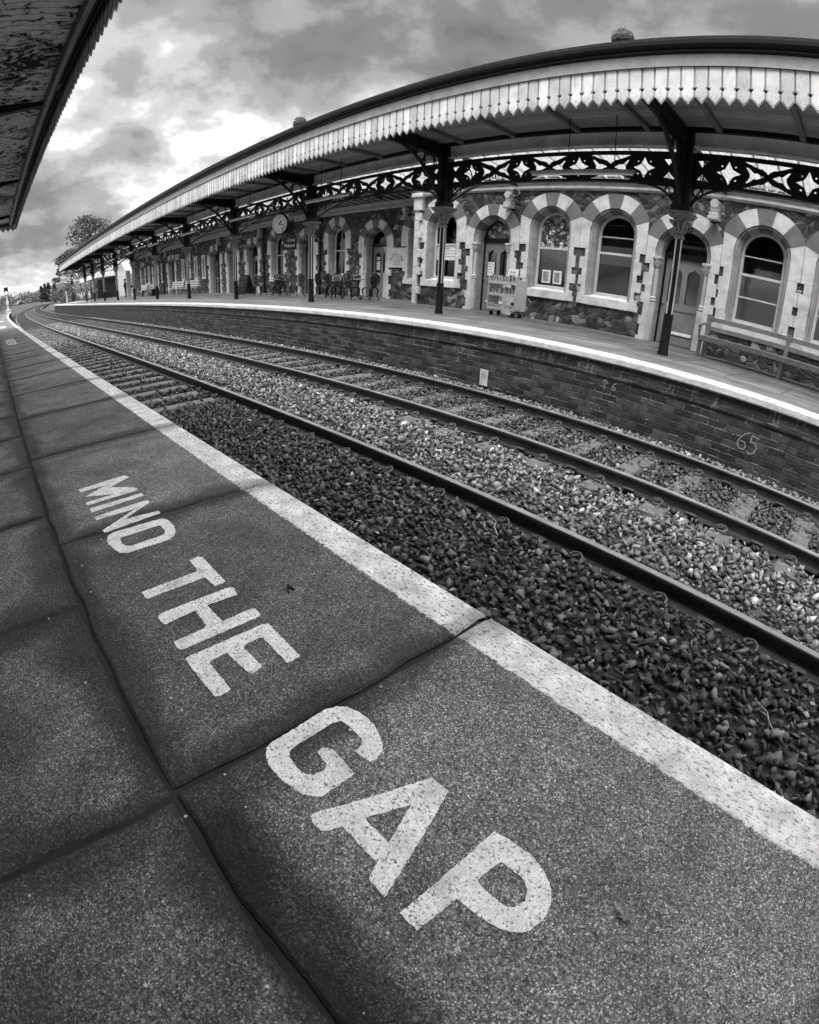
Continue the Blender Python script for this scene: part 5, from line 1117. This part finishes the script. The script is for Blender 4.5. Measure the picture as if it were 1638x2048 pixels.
slat_bench(-33.6, 11.3, 2.6, 'right half of the long pale slatted bench'); slat_bench(-36.5, 11.3, 2.6, 'left half of the long pale slatted bench'); slat_bench(-46.3, 11.4, 1.7, 'small white slatted bench between the two people', 'light')

# cast metal tea-room chairs and tables
def chair(loc, rz, label):
    t_ = thing('metal_chair', loc, rz, label, 'chair', 'black cast metal chairs outside the tea room')
    b = MB(); b.lathe([(0, .42), (.2, .425), (.215, .44), (.2, .455), (0, .45)], n=18, cap=False); b.build('seat', M['black'], t_, smooth=True)
    b = MB(); pts = []
    for q in range(25):
        a = 2*pi*q/24; pts.append((.225*sin(a)*(1-.12*cos(a)*-1 if cos(a) > 0 else 1-.25*abs(cos(a))), .19+.05*(.68+.24*cos(a)-.45)*1.3, .69-.0+.23*cos(a)))
    b.tube(pts, .024, 6, False)
    for q in range(-4, 5):
        for s_ in (-1, 1):
            P = []
            for u in range(7):
                z = .48+.42*u/6; x = q*.052+s_*(u-3)*.045; lim = .2*sqrt(max(0, 1-((z-.69)/.23)**2))*(1 if z > .69 else .8)
                if abs(x) < lim: P.append((x, .2+.06*(z-.45), z))
            if len(P) > 1: b.tube(P, .012, 4)
    for q in range(5): a = pi*q/4; b.lathe([(.0, .2), (.02, .2)], n=3, cap=False) if 0 else None
    b.build('backrest', M['black'], t_)
    for sx in (-1, 1):
        for sy in (-1, 1): b = MB(); b.tube([(sx*.15, sy*.14, .43), (sx*.2, sy*.19, .36), (sx*.17, sy*.17, .2), (sx*.19, sy*.2, .06), (sx*.24, sy*.25, .0)], [.032, .03, .022, .018, .022], 6); b.build('leg', M['black'], t_)
    return t_
CH = [(-22.15, 10.7, 100, 'metal chair immediately right of the folding chalkboard'), (-21.7, 11.5, 200, 'metal chair behind the far cafe table'), (-20.4, 10.7, -80, 'metal chair at the right side of the far table'), (-18.95, 10.7, 15, 'metal chair alone left of the second iron column'), (-17.25, 10.8, 130, 'turned metal chair just right of the second iron column'), (-16.75, 11.0, -95, 'sideways metal chair touching the near table'), (-16.0, 10.45, 175, 'metal chair with lattice back facing the track, left of the pair'), (-15.0, 10.5, 190, 'metal chair with dark back facing the track, right of the pair'), (-14.2, 10.7, -80, 'sideways metal chair nearest the tea room door')]
c1 = None
for x, y, r, lb in CH:
    if c1 is None: c1 = chair((x, y, 0), radians(r), lb)
    else: dup(c1, (x, y, 0), radians(r), lb)
def table(x, y, label):
    t_ = thing('cafe_table', (x, y, 0), 0, label, 'table'); b = MB(); b.lathe([(0, .70), (.33, .70), (.34, .72), (.33, .735), (0, .735)], n=24, cap=False); b.build('tabletop', M['fascia'], t_, smooth=True, sharp=30)
    b = MB(); b.lathe([(.03, .05), (.03, .7)], n=8)
    for q in range(3): a = 2*pi*q/3; b.tube([(0, 0, .15), (.15*cos(a), .15*sin(a), .12), (.28*cos(a), .28*sin(a), 0)], .018, 6)
    b.build('pedestal', M['black'], t_)
table(-21.2, 11.0, 'round cafe table between the chalkboard and the lone chair'); table(-15.5, 11.2, 'round cafe table between the paired metal chairs'); table(-17.3, 11.75, 'round cafe table tucked behind the second iron column')
ab = thing('chalkboard', (-23.55, 10.6, 0), radians(8), 'black folding A-frame chalkboard with pale writing', 'chalkboard')
for s_ in (-1, 1): b = MB(); b.add([(-.35, -.02*s_, 1.0), (.35, -.02*s_, 1.0), (.38, -.3*s_, .05), (-.38, -.3*s_, .05), (-.35, .0, 1.0), (.35, .0, 1.0), (.38, -.27*s_, .05), (-.38, -.27*s_, .05)], [(0, 1, 2, 3), (7, 6, 5, 4), (0, 3, 7, 4), (1, 5, 6, 2), (3, 2, 6, 7)]); b.build('board', M['black'], ab)
b = MB(); add_text(b, 'Tea Room', .12, 0, .85, 0); add_text(b, 'Cakes & teas', .09, -.02, .62, 0); add_text(b, 'lunches', .09, -.05, .48, 0); add_text(b, 'served daily', .08, 0, .3, 0); b.v = [(x, -.03-(1.0-z)*.295, z) for x, y, z in b.v]; b.build('writing', M['chalk'], ab)

# people
def person(loc, rz, label, joints, edges, rad, topm, legm, sit=False):
    t_ = thing('person', loc, rz, label, 'person')
    me = bpy.data.meshes.new('person'); me.from_pydata(joints, edges, []); o = bpy.data.objects.new('body', me); COL.objects.link(o)
    m_ = o.modifiers.new('s', 'SKIN'); 
    for i, r in enumerate(rad): o.data.skin_vertices[0].data[i].radius = (r, r)
    o.data.skin_vertices[0].data[0].use_root = True; o.modifiers.new('u', 'SUBSURF').levels = 1
    dg = bpy.context.evaluated_depsgraph_get(); m2 = bpy.data.meshes.new_from_object(o.evaluated_get(dg)); bpy.data.objects.remove(o)
    m2.materials.append(M[topm]); m2.materials.append(M[legm]); m2.materials.append(M['skin'])
    hz = joints[5][2]
    for p in m2.polygons:
        c = p.center; p.use_smooth = True
        p.material_index = 2 if c.z > hz-.12 else (1 if c.z < (joints[0][2]+.0) else 0)
    ob = bpy.data.objects.new('body', m2); COL.objects.link(ob); ob.parent = t_
    b = MB(); hx, hy, _ = joints[5]; b.lathe([(.0, hz+.13), (.06, hz+.12), (.1, hz+.07), (.105, hz+.0), (.09, hz-.05)], (hx, hy+.015), 12, cap=False); b.build('hair', M['hair'], t_, smooth=True)
    return t_
J = [(0, 0, .95), (0, 0, 1.15), (0, 0, 1.35), (0, 0, 1.47), (0, -.01, 1.54), (0, -.02, 1.64), (.17, 0, 1.40), (.23, .02, 1.15), (.2, -.1, .95), (.19, -.13, .88), (-.17, 0, 1.40), (-.24, .02, 1.15), (-.15, -.17, 1.08), (-.08, -.2, 1.1), (.1, 0, .9), (.12, -.01, .5), (.12, .02, .08), (.13, -.14, .03), (-.1, 0, .9), (-.13, .0, .5), (-.13, .03, .08), (-.15, -.13, .03)]
E_ = [(0, 1), (1, 2), (2, 3), (3, 4), (4, 5), (2, 6), (6, 7), (7, 8), (8, 9), (2, 10), (10, 11), (11, 12), (12, 13), (0, 14), (14, 15), (15, 16), (16, 17), (0, 18), (18, 19), (19, 20), (20, 21)]
Rr = [.15, .14, .14, .07, .055, .095, .065, .05, .04, .035, .065, .05, .04, .035, .09, .065, .045, .04, .09, .065, .045, .04]
person((-50.9, 11.0, 0), 0, 'standing person in dark clothes left of the small white bench', J, E_, Rr, 'cloth', 'cloth')
JS = [(0, 0, .52), (0, .03, .72), (0, .04, .92), (0, .02, 1.05), (0, 0, 1.12), (0, -.02, 1.22), (.17, .03, .97), (.22, -.02, .74), (.12, -.22, .66), (.08, -.28, .66), (-.17, .03, .97), (-.22, -.02, .74), (-.12, -.22, .66), (-.07, -.28, .66), (.09, -.08, .5), (.12, -.42, .5), (.12, -.44, .08), (.13, -.56, .03), (-.09, -.08, .5), (-.12, -.42, .5), (-.12, -.44, .08), (-.13, -.56, .03)]
person((-43.8, 11.3, 0), 0, 'seated person in pale top and dark trousers by the arched door', JS, E_, Rr, 'cloth2', 'cloth')
slat_bench(-43.8, 11.35, 1.6, 'bench under the seated person'); 
t_ = thing('litter_box', (-41.9, 11.3, 0), 0, 'low black box beside the dark archway', 'box'); b = MB(); b.bbox(-.5, .5, -.3, .3, 0, .55, .02); b.build('box_body', M['black'], t_); b = MB(); b.bbox(-.2, .1, -.31, -.3, .3, .42, .003); b.build('label_plate', M['paper'], t_)

# far end of the far platform
pb = thing('pale_gable', (-56.5, 12.0, 0), 0, 'pale panelled gable wall with tall white strips at the end of the station building', 'building')
b = MB(); b.plate([(-2.3, 0), (2.3, 0), (2.3, 2.6), (1.3, 2.9), (0, 3.7), (-1.3, 3.4), (-2.3, 3.3)], [], -.1, .3); b.build('wall', M['mid'], pb)
for q in range(6): b = MB(); b.bbox(-1.3+q*.6, -1.02+q*.6, -.16, -.1, .1, 2.7-.15*(q % 2), .01); b.build('panel_strip', M['white'], pb)
sh = thing('waiting_shelter', (-68, 10.2, 0), 0, 'low shelter with a broad white roof fascia at the far end of the platform', 'shelter')
b = MB(); b.bbox(-9, 6.5, -.1, 2.5, 2.45, 2.95, .02); b.build('roof', M['white'], sh); b = MB(); b.box(-9, 6.5, 2.3, 2.4, 0, 2.45); b.build('wall', M['stone'], sh)
for x in (-8.9, -4, 1, 6.4): b = MB(); b.tube([(x, -.05, 0), (x, -.05, 2.45)], .05, 8); b.build('post', M['iron'], sh)
nb0 = None
for i in range(6):
    lb = 'black curved-top notice board with white poster, %s from the left' % ['first', 'second', 'third', 'fourth', 'fifth', 'sixth'][i]; x = -76.5+i*2.35
    if nb0 is None:
        nb0 = thing('notice_board', (x, 9.6, 0), 0, lb, 'notice board', 'black notice boards by the end shelter')
        b = MB(); b.plate([(-1.1, 0), (1.1, 0), (1.1, 1.05), (.6, 1.15), (.3, 1.32), (0, 1.36), (-.3, 1.32), (-.6, 1.15), (-1.1, 1.05)], [], -.05, .05); b.build('board', M['black'], nb0); b = MB(); b.box(-.28, .28, -.06, -.05, .62, 1.08); b.build('poster_sheet', M['paper'], nb0)
    else: dup(nb0, (x, 9.6, 0), 0, lb)
for x, y, lb in ((-69, 9.1, 'white bicycle leaning at the black notice boards'), (-62.5, 9.2, 'bicycle parked right of the last notice board')):
    t_ = thing('bicycle', (x, y, 0), radians(12), lb, 'bicycle')
    for wx in (-.5, .5): b = MB(); b.tube([(wx+.33*cos(a*pi/10), 0, .34+.33*sin(a*pi/10)) for a in range(21)], .018, 5, False); b.build('wheel', M['fascia'], t_)
    b = MB(); b.tube([(-.5, 0, .34), (-.15, 0, .85), (.35, 0, .85), (.5, 0, .34)], .02, 5); b.tube([(-.15, 0, .85), (0, 0, .32), (.35, 0, .85)], .02, 5); b.tube([(.35, 0, .85), (.3, 0, 1.02), (.42, 0, 1.02)], .016, 5); b.build('frame', M['white'], t_)
    b = MB(); b.bbox(-.27, -.05, -.06, .06, .92, .97, .02); b.build('saddle', M['black'], t_)
for x, w_, h in ((-64, 3.2, 4.6), (-70, 3.4, 4.7), (-77, 3.5, 4.9)):
    t_ = thing('gabled_house', (x, 19, 0), 0, 'small stone gable peeping over the shelter roof, %s' % ('nearest of three' if x == -64 else 'middle of three' if x == -70 else 'farthest of three'), 'house')
    b = MB(); b.plate([(-w_/2, 0), (w_/2, 0), (w_/2, h-1.3), (0, h), (-w_/2, h-1.3)], [], 0, 5); b.build('wall', M['stone'], t_)
    b = MB(); b.tube([(-w_/2-.1, -.05, h-1.4), (0, -.05, h+.08), (w_/2+.1, -.05, h-1.4)], .09, 4); b.build('barge_board', M['light'], t_)
# colour light signal at the end of the lettered platform
sg = thing('railway_signal', (-97, -.55, -.3), 0, 'tall colour-light railway signal with a lit lamp at the end of the near platform', 'signal')
b = MB(); b.tube([(0, 0, 0), (0, 0, 3.4)], .09, 8); b.build('post', M['white'], sg); b = MB(); b.bbox(-.15, .15, -.35, .35, 3.2, 4.5, .05); b.bbox(.15, .4, -.25, .25, 3.55, 3.62, .01); b.build('signal_head', M['black'], sg)
b = MB(); b.tube([(.15, 0, 3.55), (.19, 0, 3.55)], .2, 14); b.build('lamp', M['lamp'], sg); b = MB(); b.bbox(-.3, .3, -.4, .4, 0, .8, .03); b.bbox(-.02, .12, -.25, .25, 1.5, 2.2, .02); b.build('cabinet', M['light'], sg)
hs = thing('house', (-175, -1.2, -1.5), radians(20), 'small distant house with pale gable edges on the bank beyond the signal', 'house', bent=False); hs.location = (-285, 12.9, -.6); hs.scale = (.55, .55, .75)
b = MB(); b.box(-4, 4, -4.0, 4.0, 0, 2.6); b.build('wall', M['room'], hs)
b = MB(); b.add([(4.3, -4.4, 2.5), (4.3, 4.4, 2.5), (4.3, 0, 4.9), (-4.3, -4.4, 2.5), (-4.3, 4.4, 2.5), (-4.3, 0, 4.9)], [(0, 2, 5, 3), (1, 4, 5, 2), (0, 1, 2)]); b.build('roof', M['slate'], hs)
b = MB(); b.tube([(4.4, -4.4, 2.5), (4.4, 0, 4.95), (4.4, 4.4, 2.5)], .18, 4); b.build('barge_board', M['white'], hs)
for y in (-2, 1.6): b = MB(); b.box(4.0, 4.05, y-.5, y+.5, .9, 2.0); b.build('window', M['white'], hs)
# small gabled cabin at the foot of the bank
t_ = thing('trackside_sign', (-84, 8.6, -1.2), 0, 'small pale pointed lineside board beyond the platform ramp', 'sign'); b = MB(); b.plate([(-.7, .8), (.7, .8), (.7, 1.8), (-.6, 2.9)], [], 0, .1); b.build('board', M['light'], t_); b = MB(); b.tube([(0, .05, 0), (0, .05, .9)], .05, 6); b.build('post', M['steel'], t_)

# ------------------------------------------------------------------ trees and bushes
def foliage(b, tones, c, R, n, s_, tone, flat=1.):
    for _ in range(n):
        d = Vector((random.gauss(0, 1), random.gauss(0, 1), random.gauss(0, 1))).normalized(); rr = random.random()**.45
        p = Vector((c[0]+d.x*R[0]*rr, c[1]+d.y*R[1]*rr, c[2]+d.z*R[2]*rr)); a = Vector((random.gauss(0, 1), random.gauss(0, 1), random.gauss(0, flat))).normalized(); e = a.orthogonal().normalized(); f = a.cross(e); q = s_*random.uniform(.6, 1.3)
        b.add([p+e*q, p+f*q*.55, p-e*q, p-f*q*.55], [(0, 1, 2, 3)]); tones.append(tone*random.uniform(.6, 1.5))
def tree(name, x, y, z, h, w, label, leaf, clumps=26, n=170, s_=.17, trunk=.3, crown0=.3, shape='pine', grp=None, cat='tree'):
    t_ = thing(name, (x, y, z), 0, label, cat, grp); b = MB(); b.tube([(0, 0, 0), (.1, .05, h*.3), (-.05, 0, h*.6), (.05, 0, h*.93)], [trunk, trunk*.75, trunk*.5, trunk*.12], 8)
    cl = []
    for i in range(clumps):
        u = (i+.5)/clumps; zz_ = h*(crown0+(1-crown0)*u); 
        wr = {'pine': w*(.95*(1-u)**.6+.12), 'cone': w*(1-u)*.9+.1, 'round': w*sqrt(max(.02, 1-(2*u-1)**2))}[shape]
        a = random.random()*2*pi; r = wr*random.uniform(.35, 1); cx, cy = r*cos(a), r*sin(a); cl.append((cx, cy, zz_, wr))
        b.tube([(0, 0, max(.2*h, zz_-h*.08)), (cx*.6, cy*.6, zz_-h*.03), (cx, cy, zz_)], [trunk*.25, trunk*.14, .02], 5)
    b.build('trunk', M['bark'], t_, smooth=True); b = MB(); tones = []
    for cx, cy, cz_, wr in cl: tn = random.uniform(.5, 1.7); foliage(b, tones, (cx, cy, cz_), (w*.30, w*.30, h*.055 if shape != 'round' else w*.28), n, s_, tn)
    o = b.build('crown', M[leaf], t_); face_attr(o.data, 'tone', tones); return t_
tree('pine_tree', -84, 12.9, 0, 12.4, 5.6, 'tall spreading dark pine rising behind the end of the canopy', 'leafd', 44, 120, .19, .35, .35, 'pine')
tree('pine_tree', -84, 9.6, 0, 7.6, 2.6, 'lower dark pine left of the canopy end', 'leafd', 24, 160, .2, .25, .45, 'pine')
tree('blossom_tree', -82, 12.6, 0, 5.6, 4.2, 'pale blossoming bushy tree under the canopy end', 'blossom', 30, 150, .15, .2, .15, 'round')
tree('bush', -92, 11.2, -1, 3.2, 3.8, 'grey bush on the bank beyond the platform ramp', 'leafm', 18, 160, .15, .1, .1, 'round', cat='bush')
tree('bush', -105, 10.9, -1, 3.6, 4.0, 'broad grey bush further along the bank above the tracks', 'leafm', 18, 160, .2, .1, .1, 'round', cat='bush')
tree('bush', -128, 15.0, -1, 3.4, 6.5, 'wide low scrub on the bank where the tracks bend away', 'leafm', 22, 160, .28, .1, .1, 'round', cat='bush')
for az, dist, h, w_, lb in ((5.15, 330, 12.2, 2.3, 'first dark conifer on the skyline, counted from the signal'), (5.5, 335, 13.4, 2.2, 'tall conifer on the skyline with the highest pointed top'), (5.9, 335, 13.6, 2.8, 'dark conifer on the skyline beside the tallest one'), (6.5, 335, 12.6, 3.2, 'rounded conifer on the skyline nearest the canopy')):
    a = radians(az); t_ = tree('conifer', 0, 0, 0, h, w_, lb, 'leafd', 22, 90, .5, .3, .1, 'cone'); t_.location = (-dist*cos(a), -.95+dist*sin(a), -3); t_.rotation_euler = (0, 0, 0)
# woods on the skyline, one mass
b = MB(); tones = []
for i in range(520):
    az = radians(random.uniform(-9, 9)); dist = random.uniform(190, 420); r = random.uniform(1.8, 4)*dist/300; yw = -.95+dist*sin(az); yt = bend(-dist*cos(az))+3
    if abs(yw-yt) < 9+r or (dist < 300 and radians(1.7) < az < radians(3.7)): continue
    zc = dist*radians(random.uniform(-.3, .72+.25*sin(az*40)))+.8
    foliage(b, tones, (-dist*cos(az), yw, zc), (r*1.3, r*1.3, r), 110, .42*dist/300, random.uniform(.35, 1.5))
for i in range(260):
    az = radians(random.uniform(-12, 3)); dist = random.uniform(112, 200); yw = -.95+dist*sin(az); yt = bend(-dist*cos(az))-2
    if yw > yt-4 or radians(1.7) < az < radians(3.7): continue
    r = random.uniform(.8, 1.8); foliage(b, tones, (-dist*cos(az), yw, random.uniform(-1.4, .2)), (r*1.5, r*1.5, r), 100, .2, random.uniform(.35, 1.3))
o = b.build('distant_wood', M['leafm']); face_attr(o.data, 'tone', tones); tag(o, 'mass of bare and leafy distant woodland along the horizon', 'wood', kind='stuff')
